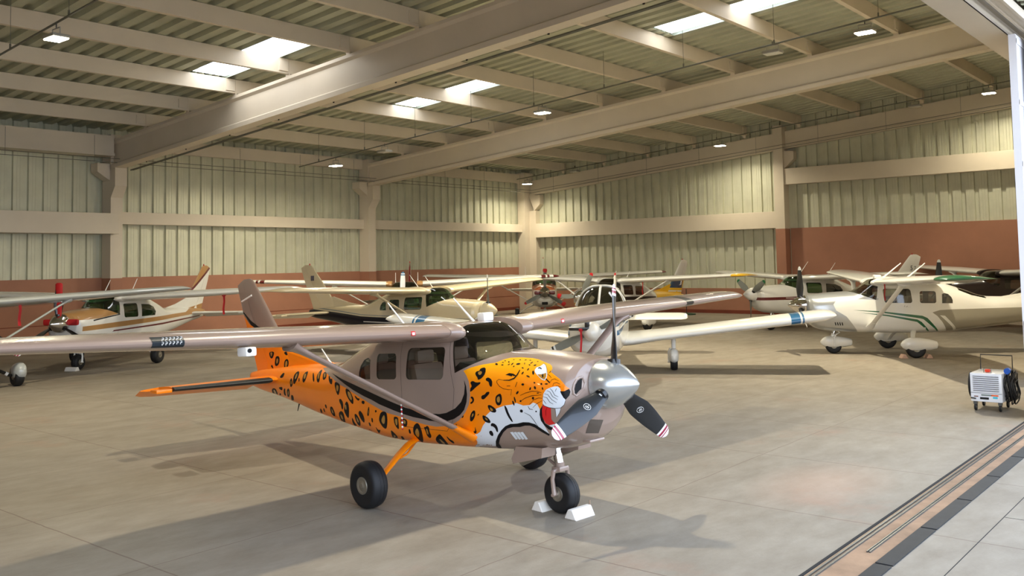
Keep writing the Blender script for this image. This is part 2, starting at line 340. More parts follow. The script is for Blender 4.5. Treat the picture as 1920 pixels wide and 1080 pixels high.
# door leaves
def leaf(n, x0, x1, y0, y1, z1):
    bm = bmesh.new(); w = x1-x0
    boxb(bm, (x0, y0, .02), (x1, y1, z1), 0)
    ys_ = y0-.012
    for k in range(5): boxb(bm, (x0+w*k/4-(.04 if k else 0), ys_, .05), (x0+w*k/4+.04, y0, z1-.02), 0)
    for k in range(7): boxb(bm, (x0, ys_, .05+k*(z1-.2)/6), (x1, y0, .13+k*(z1-.2)/6), 0)
    struct('door_%d' % n, bm, [white_door])
    bm = bmesh.new(); boxb(bm, (x0-.03, y0+.02, 1.0), (x0, y1-.02, 1.55), 0, .008)
    o = link('door_handle', bm, [mat('door_handle_grey', (150, 150, 146), rough=.35, metal=.8)]); o.parent = bpy.data.objects['door_%d' % n]
leaf(1, 16.24, 20.2, 3.03, 3.13, 6.08); leaf(2, 16.62, 20.6, 2.86, 2.95, 6.12)
# ------------------------------------------------------------------ aircraft toolkit
def catm(xs, ys, x):
    n = len(xs)
    if x <= xs[0]: return ys[0]
    if x >= xs[-1]: return ys[-1]
    i = max(k for k in range(n) if xs[k] <= x); i = min(i, n-2)
    def sl(k):
        if k == 0 or k == n-1: return 0 if False else (ys[min(k+1, n-1)]-ys[max(k-1, 0)])/(xs[min(k+1, n-1)]-xs[max(k-1, 0)])
        a = (ys[k]-ys[k-1])/(xs[k]-xs[k-1]); b = (ys[k+1]-ys[k])/(xs[k+1]-xs[k])
        return 0 if a*b <= 0 else 2*a*b/(a+b)
    hh = xs[i+1]-xs[i]; t = (x-xs[i])/hh; a, b = sl(i), sl(i+1)
    return (2*t**3-3*t*t+1)*ys[i]+(t**3-2*t*t+t)*hh*a+(-2*t**3+3*t*t)*ys[i+1]+(t**3-t*t)*hh*b
def loft(st, dx=.06, n=60):
    st = sorted(st); xs = [s[0] for s in st]; X = [xs[0]]
    while X[-1] < xs[-1]-1e-6:
        nx = min(X[-1]+dx, xs[-1]); nxt = [v for v in xs if v > X[-1]+1e-6][0]
        X.append(min(nx, nxt) if nxt-X[-1] < dx*1.4 else nx)
    bm = bmesh.new(); rings = []
    for x in X:
        zb, zt, w, zm, nt_, nb = [catm(xs, [s[k] for s in st], x) for k in range(1, 7)]
        ring = []
        for k in range(n):
            t = 2*PI*(k+.5)/n; c, s = math.cos(t), math.sin(t); e = 2/(nt_ if s > 0 else nb)
            y = w*math.copysign(abs(c)**e, c); z = zm+((zt-zm) if s > 0 else (zm-zb))*math.copysign(abs(s)**e, s)
            ring.append(bm.verts.new((x, y, z)))
        rings.append(ring)
    for a, b in zip(rings, rings[1:]):
        for k in range(n): bm.faces.new((a[k], a[(k+1) % n], b[(k+1) % n], b[k]))
    bm.faces.new(rings[0][::-1]); bm.faces.new(rings[-1])
    bmesh.ops.recalc_face_normals(bm, faces=bm.faces); return bm
def inpoly(poly, x, y):
    c = False; n = len(poly); j = n-1
    for i in range(n):
        xi, yi = poly[i]; xj, yj = poly[j]
        if (yi > y) != (yj > y) and x < (xj-xi)*(y-yi)/(yj-yi)+xi: c = not c
        j = i
    return c
def cutreg(bm, poly, mi, ax=(0, 2), only=None):
    """cut a polygon given in two local axes exactly into the surface; faces inside get material mi"""
    a, b = ax; n = len(poly)
    for i in range(n):
        p, q = poly[i], poly[(i+1) % n]
        x0, x1 = min(p[0], q[0])-.002, max(p[0], q[0])+.002; y0, y1 = min(p[1], q[1])-.002, max(p[1], q[1])+.002
        fs = []
        for f in bm.faces:
            if only is not None and f.material_index not in only: continue
            us = [v.co[a] for v in f.verts]; ws = [v.co[b] for v in f.verts]
            if max(us) > x0 and min(us) < x1 and max(ws) > y0 and min(ws) < y1: fs.append(f)
        if not fs: continue
        no = [0, 0, 0]; no[a] = q[1]-p[1]; no[b] = -(q[0]-p[0]); co = [0, 0, 0]; co[a], co[b] = p
        if Vector(no).length < 1e-9: continue
        es = {e for f in fs for e in f.edges}; vs = {v for f in fs for v in f.verts}
        bmesh.ops.bisect_plane(bm, geom=list(fs)+list(es)+list(vs), plane_co=co, plane_no=Vector(no).normalized(), dist=1e-5)
    for f in bm.faces:
        if only is not None and f.material_index not in only: continue
        c = f.calc_center_median()
        if inpoly(poly, c[a], c[b]): f.material_index = mi
def rrect(x0, z0, x1, z1, r=.05, n=4, skew=0):
    pts = []
    for cx_, cz_, a0 in ((x1-r, z1-r, 0), (x0+r, z1-r, 90), (x0+r, z0+r, 180), (x1-r, z0+r, 270)):
        for k in range(n+1):
            t = math.radians(a0+90*k/n); pts.append((cx_+r*math.cos(t)+skew*(cz_+r*math.sin(t)-z0), cz_+r*math.sin(t)))
    return pts
def split(bm, mi):
    """take faces with material index mi out into a new bmesh"""
    fs = [f for f in bm.faces if f.material_index == mi]; b2 = bmesh.new(); vm = {}
    for f in fs:
        vv = []
        for v in f.verts:
            if v not in vm: vm[v] = b2.verts.new(v.co)
            vv.append(vm[v])
        try: b2.faces.new(vv)
        except Exception: pass
    bmesh.ops.delete(bm, geom=fs, context='FACES'); return b2
class Base:
    """smooth reference surface: normals + ray casts"""
    def __init__(s, bm):
        s.bm = bm.copy(); s.bm.normal_update(); s.bm.faces.ensure_lookup_table(); s.bvh = BVHTree.FromBMesh(s.bm); s.n = {}
        for v in s.bm.verts:
            fs = [f for f in v.link_faces if len(f.verts) <= 5]; nn = Vector()
            for f in fs: nn += f.normal*f.calc_area()
            s.n[v.index] = nn.normalized() if nn.length else v.normal
        s.bm.verts.index_update()
    def normal(s, co):
        loc, no, i, d = s.bvh.find_nearest(co)
        if i is None: return Vector((0, 0, 1))
        f = s.bm.faces[i]
        if len(f.verts) > 5: return no
        w = [1/((v.co-loc).length+1e-4)**2 for v in f.verts]; t = sum(w); r = Vector()
        for v, ww in zip(f.verts, w): r += s.n[v.index]*(ww/t)
        return r.normalized()
def setnormals(o, base):
    me = o.data
    for p in me.polygons: p.use_smooth = True
    me.normals_split_custom_set_from_vertices([base.normal(v.co) for v in me.vertices])
def fill2d(poly, step):
    b = bmesh.new(); vs = [b.verts.new((p[0], p[1], 0)) for p in poly]
    for t in tessellate_polygon([[Vector((p[0], p[1], 0)) for p in poly]]):
        try: b.faces.new([vs[k] for k in t])
        except Exception: pass
    for ax in (0, 1):
        lo = min(p[ax] for p in poly); hi = max(p[ax] for p in poly); t = math.ceil(lo/step)*step
        while t < hi:
            co = [0, 0, 0]; co[ax] = t; no = [0, 0, 0]; no[ax] = 1
            bmesh.ops.bisect_plane(b, geom=b.faces[:]+b.edges[:]+b.verts[:], plane_co=co, plane_no=no, dist=1e-6); t += step
    return b
def paintdecal(dst, bases, poly, mapper, mi, step=4, off=.0012, mirror=True):
    b = fill2d(poly, step); got = {}
    for v in b.verts:
        r = mapper(v.co.x, v.co.y)
        if r: got[v.index] = r
    b.verts.index_update(); b.faces.ensure_lookup_table()
    for s in ((1, -1) if mirror else (1,)):
        vm = {}
        for f in b.faces:
            if any(v.index not in got for v in f.verts): continue
            ps = [got[v.index] for v in f.verts]
            if max((ps[i][0]-ps[j][0]).length for i in range(len(ps)) for j in range(i)) > .35: continue
            vv = []
            for v in f.verts:
                if v.index not in vm:
                    c, n = got[v.index]; c = c+n*off; vm[v.index] = dst.verts.new((c.x, c.y*s, c.z))
                vv.append(vm[v.index])
            nn = (vv[1].co-vv[0].co).cross(vv[2].co-vv[0].co); gn = got[f.verts[0].index][1]; gn = Vector((gn.x, gn.y*s, gn.z))
            if nn.dot(gn) < 0: vv = vv[::-1]
            try: dst.faces.new(vv).material_index = mi
            except Exception: pass
    b.free()
def sidemap(base, side=-1):
    def f(u, v):
        loc, no, i, d = base.bvh.ray_cast(Vector((u, side*3, v)), Vector((0, -side, 0)))
        return (loc, base.normal(loc)) if loc is not None else None
    return f
def strokepoly(pts, w):
    """open polyline -> thin tapered polygon"""
    L_, R_ = [], []; n = len(pts)
    for i, p in enumerate(pts):
        a = pts[max(i-1, 0)]; b = pts[min(i+1, n-1)]; dx, dy = b[0]-a[0], b[1]-a[1]; l = math.hypot(dx, dy) or 1
        ww = w*(.55+.45*math.sin(PI*i/(n-1))) if n > 2 else w
        L_.append((p[0]-dy/l*ww/2, p[1]+dx/l*ww/2)); R_.append((p[0]+dy/l*ww/2, p[1]-dx/l*ww/2))
    return L_+R_[::-1]
def textpolys(txt, size, font_shear=0, spacing=1.0):
    cu = bpy.data.curves.new('txt', 'FONT'); cu.body = txt; cu.size = size; cu.shear = font_shear; cu.space_character = spacing; cu.align_x = 'CENTER'; cu.align_y = 'CENTER'; cu.resolution_u = 2
    o = bpy.data.objects.new('txt', cu); col.objects.link(o); dg = bpy.context.evaluated_depsgraph_get(); dg.update()
    me = bpy.data.meshes.new_from_object(o.evaluated_get(dg)); polys = [[(me.vertices[i].co.x, me.vertices[i].co.y) for i in p.vertices] for p in me.polygons]
    bpy.data.objects.remove(o); bpy.data.meshes.remove(me); bpy.data.curves.remove(cu); return polys
def airfoil(n=14, t=.12, cam=.02, c0=0, c1=1):
    up_, lo = [], []
    for k in range(n+1):
        c = c0+(c1-c0)*(1-math.cos(PI*k/n))/2 if c0 == 0 else c0+(c1-c0)*k/n
        yt = 5*t*(.2969*math.sqrt(c)-.126*c-.3516*c*c+.2843*c**3-.1036*c**4); yc = 4*cam*c*(1-c)
        up_.append((c, yc+yt)); lo.append((c, yc-yt))
    return up_[::-1]+(lo[1:] if c0 == 0 else lo)
def surf(bm, secs, c0=0, c1=1, n=14, mi=0, mif=None, droop=0):
    """secs: (le, chord, t, cam, thickdir, twist)"""
    rings = []
    for le, ch, t, cm, td, tw in secs:
        af = airfoil(n, t, cm, c0, c1); le = Vector(le); td = Vector(td); ring = []
        for c, y in af:
            X, Y = -c*ch, y*ch
            if droop:
                hx = -c0*ch; X2, Y2 = X-hx, Y; X = hx+X2*math.cos(droop)-0*Y2; Y = Y2*math.cos(droop)+X2*math.sin(droop)
            ct, s_ = math.cos(tw), math.sin(tw); X, Y = X*ct-Y*s_, X*s_+Y*ct
            ring.append(bm.verts.new(le+Vector((X, 0, 0))+td*Y))
        rings.append(ring)
    m_ = len(rings[0])
    for i, (a, b) in enumerate(zip(rings, rings[1:])):
        for k in range(m_): bm.faces.new((a[k], a[(k+1) % m_], b[(k+1) % m_], b[k])).material_index = (mif(i) if mif else mi)
    bm.faces.new(rings[0][::-1]).material_index = mif(0) if mif else mi; bm.faces.new(rings[-1]).material_index = mif(len(rings)-2) if mif else mi
    bmesh.ops.recalc_face_normals(bm, faces=bm.faces)
rubber = mat('tyre_rubber', (15, 15, 17), rough=.62, var=.1)
alu = mat('polished_aluminium', (190, 188, 184), rough=.25, metal=1, var=.05)
chrome = mat('mirror_chrome', (215, 213, 210), rough=.07, metal=1, var=.02)
hubm = mat('wheel_hub_metal', (150, 143, 128), rough=.4, metal=.7)
blk = mat('black_paint', (14, 14, 16), rough=.35, coat=.5, var=.02)
dkin = mat('dark_cabin_lining', (70, 60, 52), rough=.8)
dash_m = mat('black_glareshield', (40, 42, 38), rough=.6)
seatm = mat('brown_leather', (140, 112, 96), rough=.5, bump=.1)
seatg = mat('grey_seat_cloth', (110, 100, 88), rough=.8)
redm = mat('red_cover_fabric', (176, 18, 24), rough=.7)
whitem = mat('white_plastic', (235, 233, 228), rough=.4)
darkrec = mat('dark_opening', (18, 17, 16), rough=.9)
def wheel(parent, c, r, w, name='wheel'):
    bm = bmesh.new(); R = r; prof = []
    pr = [(-.44, .36), (-.48, .42), (-.50, .60), (-.52, .75), (-.50, .86), (-.40, .945), (-.26, .975), (-.12, .99), (-.115, .972), (-.10, .99), (0, 1.0), (.10, .99), (.115, .972), (.12, .99), (.26, .975), (.40, .945), (.50, .86), (.52, .75), (.50, .60), (.48, .42), (.44, .36)]
    lathe(bm, [(a*w, b*R) for a, b in pr], (0, 0, 0), 'Y', 40)
    bmesh.ops.recalc_face_normals(bm, faces=bm.faces)
    o = link(name, bm, rubber, parent, ang=50); o.location = c
    bm = bmesh.new(); lathe(bm, [(-.52*w, .01*R), (-.52*w, .10*R), (-.49*w, .13*R), (-.47*w, .24*R), (-.50*w, .28*R), (-.50*w, .36*R), (-.46*w, .375*R), (.46*w, .375*R), (.50*w, .36*R), (.50*w, .28*R), (.47*w, .24*R), (.49*w, .13*R), (.52*w, .10*R), (.52*w, .01*R)], (0, 0, 0), 'Y', 28)
    bmesh.ops.recalc_face_normals(bm, faces=bm.faces); link('wheel_hub', bm, hubm, o); return o
def pant(parent, c, l, h_, w, m, r=0):
    bm = bmesh.new(); st = []
    for t, a, b in ((-.56, .34, .36), (-.54, .52, .50), (-.46, .64, .62), (-.25, .84, .82), (0, .97, .97), (.2, 1, 1), (.36, .80, .82), (.46, .46, .5), (.51, .12, .12)):
        st.append((t*l, -.42*h_*a, .5*h_*a, .5*w*b, .03, 2.3, 2.6))
    b = loft(st, dx=.05, n=24); o = link('wheel_fairing', b, m, parent); o.location = c; bm.free(); return o
def blade(parent, c, ang, R, mats, chord=.17, root=.12, tipb=((.86, 1),), pitch0=50, name='propeller_blade', ax=0, wd=1):
    """mats[0] body, mats[1] tip, mats[2] band"""
    bm = bmesh.new(); rings = []; ns = 64
    for k in range(ns+1):
        t = k/ns; r = root+(R-root)*t
        q = r/R; ch = chord*(.42+2.0*min(q, .45)*(1 if q < .45 else 1)) if q < .45 else chord*(1.32-.62*((q-.45)/.55)**1.5)
        if q > .93: ch *= math.sqrt(max(.05, 1-((q-.93)/.075)**2))
        if q < .2: ch = chord*.5+(ch-chord*.5)*max(0, (q-.12)/.08)
        th = .5 if q < .17 else (.14+.3*max(0, (.45-q)/.3))
        pa = -math.radians(pitch0*(1-q)**1.2+22); ring = []
        m_ = 12
        for j in range(m_):
            a = 2*PI*j/m_; u, v = .5*ch*math.cos(a), .5*ch*th*math.sin(a)
            # u along tangential, v along axis X ; pitch rotation
            tt, xx = u*math.cos(pa)-v*math.sin(pa), u*math.sin(pa)+v*math.cos(pa)
            ring.append(bm.verts.new((xx*wd, tt, r)))
        rings.append((ring, q))
    for (a, qa), (b, qb) in zip(rings, rings[1:]):
        q = (qa+qb)/2; mi = 0
        for lo, hi, m_i in tipb:
            if lo <= q <= hi: mi = m_i
        for k in range(12): bm.faces.new((a[k], a[(k+1) % 12], b[(k+1) % 12], b[k])).material_index = mi
    bm.faces.new(rings[0][0][::-1]); bm.faces.new(rings[-1][0]).material_index = tipb[-1][2] if tipb else 0
    bmesh.ops.recalc_face_normals(bm, faces=bm.faces)
    bmesh.ops.rotate(bm, cent=(0, 0, 0), matrix=Matrix.Rotation(-ang, 3, 'X'), verts=bm.verts)
    bmesh.ops.translate(bm, vec=c, verts=bm.verts)
    return link(name, bm, mats, parent, ang=60)
def seat(parent, x, y, m=None, z=.72):
    bm = bmesh.new(); box(bm, (x, y, z+.12), (.5, .46, .14), None, 0, .04)
    box(bm, (0, 0, 0), (.13, .44, .56), Matrix.Rotation(math.radians(-14), 3, 'Y'), 0, .05)
    vs = [v for v in bm.verts if abs(v.co.x) < .25 and abs(v.co.y) < .25 and abs(v.co.z) < .35 and not (v.co.z > z-.05 and False)]
    bm2 = bmesh.new(); box(bm2, (x, y, z+.12), (.5, .46, .14), None, 0, .04)
    R_ = Matrix.Rotation(math.radians(-14), 4, 'Y'); b = box(bm2, (0, 0, 0), (.13, .44, .56), Matrix.Rotation(math.radians(-14), 3, 'Y'), 0, .05)
    bmesh.ops.translate(bm2, vec=(x-.27, y, z+.45), verts=[v for v in b if v.is_valid]); bm.free()
    b = box(bm2, (x-.35, y, z+.80), (.09, .26, .16), None, 0, .04)
    bmesh.ops.recalc_face_normals(bm2, faces=bm2.faces); link('seat', bm2, m or seatm, parent)
F206 = [(2.36, .92, 1.42, .27, 1.18, 2.2, 2.2), (2.33, .82, 1.46, .40, 1.17, 2.2, 2.2), (2.26, .71, 1.48, .47, 1.14, 2.4, 2.3), (2.12, .62, 1.50, .51, 1.10, 2.5, 2.4), (1.9, .565, 1.53, .535, 1.07, 2.6, 2.5), (1.5, .54, 1.56, .55, 1.04, 2.8, 2.8),
        (1.22, .53, 1.58, .558, 1.02, 3.0, 3.2), (1.05, .53, 1.655, .56, 1.02, 3.0, 3.5), (.86, .53, 1.80, .56, 1.03, 3.2, 3.6), (.72, .53, 1.885, .56, 1.05, 3.6, 3.8), (.5, .53, 1.91, .56, 1.06, 4, 4), (0, .53, 1.91, .56, 1.06, 4, 4), (-.5, .54, 1.90, .56, 1.06, 4, 3.8),
        (-.85, .56, 1.85, .555, 1.06, 3.6, 3.6), (-1.2, .60, 1.74, .535, 1.06, 3.2, 3.2), (-1.55, .64, 1.63, .50, 1.06, 2.9, 3), (-1.9, .68, 1.505, .45, 1.06, 2.7, 2.8), (-2.15, .71, 1.465, .415, 1.07, 2.5, 2.6), (-2.7, .79, 1.46, .335, 1.12, 2.4, 2.5), (-3.3, .90, 1.44, .25, 1.17, 2.3, 2.4), (-3.9, 1.0, 1.41, .17, 1.21, 2.2, 2.3), (-4.4, 1.07, 1.38, .10, 1.23, 2.1, 2.2), (-4.75, 1.14, 1.34, .045, 1.24, 2, 2)]
# low wing tourer: deeper nose, cabin bubble above the wing
FPA = [(2.62, .82, 1.36, .30, 1.10, 2.2, 2.2), (2.55, .70, 1.40, .46, 1.08, 2.3, 2.3), (2.35, .58, 1.43, .54, 1.04, 2.6, 2.5), (2.0, .52, 1.45, .56, 1.0, 2.8, 2.8), (1.5, .50, 1.47, .57, .98, 3, 3), (1.25, .50, 1.49, .575, .98, 3, 3), (1.05, .50, 1.60, .58, .98, 2.8, 3), (.75, .50, 1.80, .585, 1.0, 2.7, 3), (.45, .50, 1.93, .59, 1.05, 2.7, 3), (.1, .50, 1.98, .59, 1.08, 2.8, 3), (-.4, .51, 1.96, .57, 1.08, 2.8, 3), (-.9, .54, 1.86, .53, 1.05, 2.6, 2.8), (-1.4, .58, 1.66, .46, 1.02, 2.4, 2.6), (-2.0, .64, 1.42, .37, 1.0, 2.3, 2.5), (-2.8, .72, 1.24, .26, .98, 2.2, 2.3), (-3.8, .80, 1.10, .14, .96, 2.1, 2.2), (-4.6, .86, 1.02, .05, .95, 2, 2)]
def aircraft(name, label, cat, loc, psi, pitch=.035, s=1.0, cfg=None):
    c = dict(kind='high', strut=True, gear='spring', pants=False, glass=None, paint=None, regions=[], wins='206', spinner=None, spinlen=.44, blades=3, bladeang=.13, bladeR=1.0, blademats=None, tipb=((.86, .9, 1), (.9, .925, 2), (.925, .945, 1), (.945, .97, 2), (.97, 1, 1)), wingmats=None, wingtip=None, tipfn=None, finmats=None, fin=None, finregs=(), seats=((.25, .26), (.25, -.26)), seatmat=None, dorsal=True, nozegear=True, legmat=None, hubx=2.49, hubz=1.207, camz=0, ribs=None, propz=0, stabm=None, taper=True, dihed=.038)
    c.update(cfg or {})
    root = bpy.data.objects.new(name, None); col.objects.link(root); root.empty_display_size = .3
    root.matrix_world = Matrix.Translation(loc) @ Matrix.Rotation(math.radians(psi), 4, 'Z') @ Matrix.Rotation(-pitch, 4, 'Y') @ Matrix.Scale(s, 4)
    tag(root, label, cat)
    P = c['paint']; low = c['kind'] == 'low'
    # ---- fuselage
    bm = loft(FPA if low else F206); base = Base(bm); nm = [P]
    for m_, poly in c['regions']:
        if m_ not in nm: nm.append(m_)
        cutreg(bm, poly, nm.index(m_))
    G = c['glass']; WI = 20
    if low:
        ws = [(1.16, 1.50), (1.30, 1.6), (1.3, 2.2), (.32, 2.2), (.32, 1.93), (.62, 1.50)]
        side = [[(.57, 1.47), (.29, 1.86), (-.18, 1.87), (-.2, 1.47)], [(-.25, 1.47), (-.25, 1.86), (-.85, 1.79), (-.95, 1.48)], [(-1.02, 1.49), (-.93, 1.73), (-1.3, 1.60), (-1.36, 1.5)]]
        rear = None
    else:
        ws = [(.66, 2.1), (.66, 1.73), (.72, 1.37), (1.22, 1.55), (1.42, 1.60), (1.42, 2.1)]
        if c['wins'] == '206': side = [rrect(-.15, 1.30, .52, 1.655, .06, skew=.12), rrect(-.72, 1.30, -.33, 1.60, .05), [(-.86, 1.30), (-.865, 1.53), (-.93, 1.555), (-1.02, 1.53), (-1.09, 1.46), (-1.12, 1.38), (-1.12, 1.30)]]
        elif c['wins'] == '210': side = [rrect(-.15, 1.28, .50, 1.66, .06, skew=.1), [(-.32, 1.28), (-.32, 1.63), (-.74, 1.61), (-.96, 1.53), (-1.06, 1.40), (-1.0, 1.29)]]
        else: side = [rrect(-.12, 1.30, .50, 1.66, .06, skew=.1), rrect(-.85, 1.30, -.27, 1.64, .06)]
        rear = [(-1.28, 1.95), (-1.32, 1.62), (-1.62, 1.50), (-2.0, 1.42), (-2.0, 1.95)] if c['wins'] != '210' else None
    k = WI; parts = []
    for poly in side: cutreg(bm, poly, k); parts.append((k, 'side_window')); k += 1
    cutreg(bm, ws, k); parts.append((k, 'windshield')); k += 1
    if rear: cutreg(bm, rear, k); parts.append((k, 'rear_window')); k += 1
    gl = []
    for kk, nme in parts:
        b2 = split(bm, kk)
        if nme == 'side_window':
            for sg in (1, -1):
                b3 = b2.copy(); bmesh.ops.delete(b3, geom=[v for v in b3.verts if v.co.y*sg < 0], context='VERTS')
                o = link(nme, b3, G, root); setnormals(o, base)
            b2.free()
        else:
            o = link(nme, b2, G, root); setnormals(o, base)
    # lining: inner shell with the same openings
    lb = bm.copy(); bmesh.ops.delete(lb, geom=[f for f in lb.faces if not (-2.2 < f.calc_center_median().x < 1.25) or len(f.verts) > 30], context='FACES')
    for v in lb.verts: v.co -= base.normal(v.co)*.025
    bmesh.ops.reverse_faces(lb, faces=lb.faces); link('cabin_lining', lb, dkin, root)
    # extra painted details
    if c.get('decals'): c['decals'](bm, base, nm, root)
    fus = link('fuselage', bm, nm, root); setnormals(fus, base); root['_'] = 0; del root['_']
    # glareshield + seats
    bm = bmesh.new(); zz = 1.5 if not low else 1.44
    prism(bm, [(1.15, zz-.08), (.72, zz-.02), (.62, zz-.08), (.66, zz-.45), (1.15, zz-.45)], -.47, .47, 'XZ'); link('glareshield', bm, dash_m, root, smooth=False)
    for sx_, sy_ in c['seats']: seat(root, sx_, sy_, c['seatmat'], .74 if not low else .62)
    if low:
        def onsurf(x, y):
            loc, no, i, d = base.bvh.ray_cast(Vector((x, y, 4)), Vector((0, 0, -1))); return (loc+base.normal(loc)*.004) if loc is not None else None
        bm = bmesh.new(); pp = [onsurf(1.22-.9*k/10, 0) for k in range(11)]; tube(bm, [q for q in pp if q], .028, n=8)
        for xx in (.32,):
            pp = [onsurf(xx, -.5+.1*k) for k in range(11)]; tube(bm, [Vector((.45, -.575, 1.52))]+[q for q in pp if q]+[Vector((.45, .575, 1.52))], .024, n=8)
        link('windshield_frame', bm, P, root)
    # ---- spinner + blades
    hx, hz = c['hubx'], c['hubz']
    if low: hx, hz = 2.74, 1.12
    sl_ = c['spinlen']; b = bmesh.new(); R0 = .245 if not low else .2
    lathe(b, [(hx-.13, R0*.95), (hx-.12, R0), (hx-.02, R0*.965), (hx+.08*sl_/.44, R0*.80), (hx+.18*sl_/.44, R0*.54), (hx+.26*sl_/.44, R0*.28), (hx+.305*sl_/.44, R0*.09), (hx+.315*sl_/.44, .004)] if not c.get('round') else [(hx-.13, R0*.95), (hx-.12, R0), (hx, R0), (hx+.12, R0*.88), (hx+.2, R0*.66), (hx+.26, R0*.36), (hx+.285, .004)], (0, 0, hz), 'X', 48)
    bmesh.ops.recalc_face_normals(b, faces=b.faces); link('spinner', b, c['spinner'] or P, root)
    nb = c['blades']
    for q in range(nb):
        a = c['bladeang']+2*PI*q/nb
        blade(root, (hx, 0, hz), a, c['bladeR'], c['blademats'], tipb=c['tipb'], wd=1)
        if not low:
            bm = bmesh.new(); lathe(bm, [(.05, .075), (.2, .07), (.245, .066)], (0, 0, 0), 'Z', 16); bmesh.ops.rotate(bm, cent=(0, 0, 0), matrix=Matrix.Rotation(-a, 3, 'X'), verts=bm.verts); bmesh.ops.translate(bm, vec=(hx, 0, hz), verts=bm.verts)
            link('blade_root', bm, blk, root)
    # ---- wings
    wm = c['wingmats'] or [P]; dh = c['dihed']
    for sg in (1, -1):
        bm = bmesh.new(); Zv = (0, 0, 1)
        if low:
            ys = [.35, .7, 1.3, 3.0, 4.7, 4.9, 5.05, 5.13]; secs = []
            for y in ys:
                ch = 1.95-.35*min(1, max(0, (1.0-y)/.6))*0-(.35 if y > 1.2 else .35*max(0, (y-.5)/.7)); t = .15
                le = .78-(.0 if y > 1.2 else 0)-(.22*min(1, max(0, (y-.5)/.7))); z = .70+.115*max(0, y-.5); kx = 0
                if y > 4.8: kk = (y-4.8)/.34; t *= math.sqrt(max(.03, 1-kk*kk*.95)); kx = .25*kk*kk
                secs.append(((le-kx*ch*.4, y*sg, z+.03*kx), ch*(1-kx*.5), t, .02, Zv, 0))
        else:
            ys = [.50, .80, 1.6, 2.55, 3.4, 4.3, 5.15, 5.3, 5.40, 5.46, 5.50]; secs = []
            for y in ys:
                f_ = max(0, (y-2.55)/2.6); ch = 1.63-.51*min(1, f_) if c['taper'] else 1.6; le = .80-.05*min(1, f_); t = .125-.01*min(1, f_); z = 1.79+dh*y
                if y > 5.2: kk = (y-5.2)/.31; t *= math.sqrt(max(.02, 1-kk*kk*.97)); le -= .14*kk*kk; ch *= 1-.12*kk*kk; z -= .01*kk
                secs.append(((le, y*sg, z), ch, t, .022, Zv, math.radians(1.0-2.0*min(1, f_))))
        tf = c['tipfn']; mids = [(ys[i]+ys[i+1])/2 for i in range(len(ys)-1)]
        if tf:
            # densify so that coloured bands have clean edges
            extra = sorted(set([round(v, 3) for v in c['tipys']]+ys)); ns_ = []
            for y in extra:
                i = max(0, min(len(ys)-2, max([k_ for k_ in range(len(ys)) if ys[k_] <= y+1e-6]))); t_ = (y-ys[i])/(ys[i+1]-ys[i]); a_, b_ = secs[i], secs[i+1]
                ns_.append((tuple(a_[0][j]+(b_[0][j]-a_[0][j])*t_ for j in range(3)), a_[1]+(b_[1]-a_[1])*t_, a_[2]+(b_[2]-a_[2])*t_, a_[3], Zv, a_[5]+(b_[5]-a_[5])*t_))
            secs = ns_; mids = [(extra[i]+extra[i+1])/2 for i in range(len(extra)-1)]
        surf(bm, secs, n=18, mif=(lambda i: tf(mids[i], sg)) if tf else None)
        link('wing', bm, wm, root, ang=50)
        if not low:
            # wing root cuff beside the windshield
            bm = bmesh.new(); b0 = [((.82, sg*.44, 1.80), 1.6, .15, .02, Zv, .01), ((.85, sg*.50, 1.80), 1.66, .15, .02, Zv, .01), ((.86, sg*.56, 1.805), 1.68, .145, .02, Zv, .01), ((.81, sg*.64, 1.812), 1.63, .126, .02, Zv, .01)]
            surf(bm, b0, n=18); link('wing_root_fairing', bm, c.get('cuff') or P, root, ang=50)
            if c['strut']:
                a, b = Vector((.86, sg*.49, .69)), Vector((.60, sg*2.45, 1.80)); bm = bmesh.new()
                ua = (b-a).normalized(); tube(bm, [a-ua*.02, a, a.lerp(b, .5), b, b+ua*.12], [.065]*5, n=14, flat=.38, upv=(1, 0, 0)); link('wing_strut', bm, c.get('strutmat') or P, root, ang=60)
                bm = bmesh.new(); tube(bm, [b-ua*.22, b-ua*.1, b-ua*.02, b+ua*.05], [.062, .075, .10, .16], n=16, flat=.42, upv=(1, 0, 0)); link('strut_fairing', bm, c.get('strutmat') or P, root)
                bm = bmesh.new(); tube(bm, [a-ua*.02+Vector((.02, 0, 0)), a+ua*.04, a+ua*.12, a+ua*.26], [.12, .10, .08, .063], n=16, flat=.5, upv=(1, 0, 0)); link('strut_fairing', bm, c.get('footmat') or P, root)
        # navigation lamp
    # ---- tail
    fm = c['finmats'] or [P]
    Y_ = (0, 1, 0)
    if low:
        fsec = [((-3.45, 0, 1.02), 1.15, .08, 0, Y_, 0), ((-3.72, 0, 1.3), 1.0, .09, 0, Y_, 0), ((-4.25, 0, 2.05), .62, .09, 0, Y_, 0), ((-4.33, 0, 2.13), .52, .05, 0, Y_, 0)]
    else:
        # z, x_le, x_te
        fz = [(1.36, -3.35, -4.58), (1.68, -3.68, -4.70), (1.97, -3.90, -4.83), (2.28, -4.17, -4.97), (2.58, -4.44, -5.08), (2.70, -4.55, -5.11), (2.76, -4.62, -4.98), (2.785, -4.70, -4.9)]
        if c.get('swept') is False: pass
        fsec = [((a, 0, z), a-b, (c.get('fint', .085) if z < 2.6 else .06), 0, Y_, 0) for z, a, b in fz]
    bm = bmesh.new(); surf(bm, fsec, c1=.62, n=10); fb = Base(bm)
    for mi_, poly in c['finregs']: cutreg(bm, poly, mi_)
    if c.get('findecal'): c['findecal'](bm, fb, fm, root)
    link('vertical_fin', bm, fm, root, ang=40)
    bm = bmesh.new(); surf(bm, fsec, c0=.63, c1=1, n=6); 
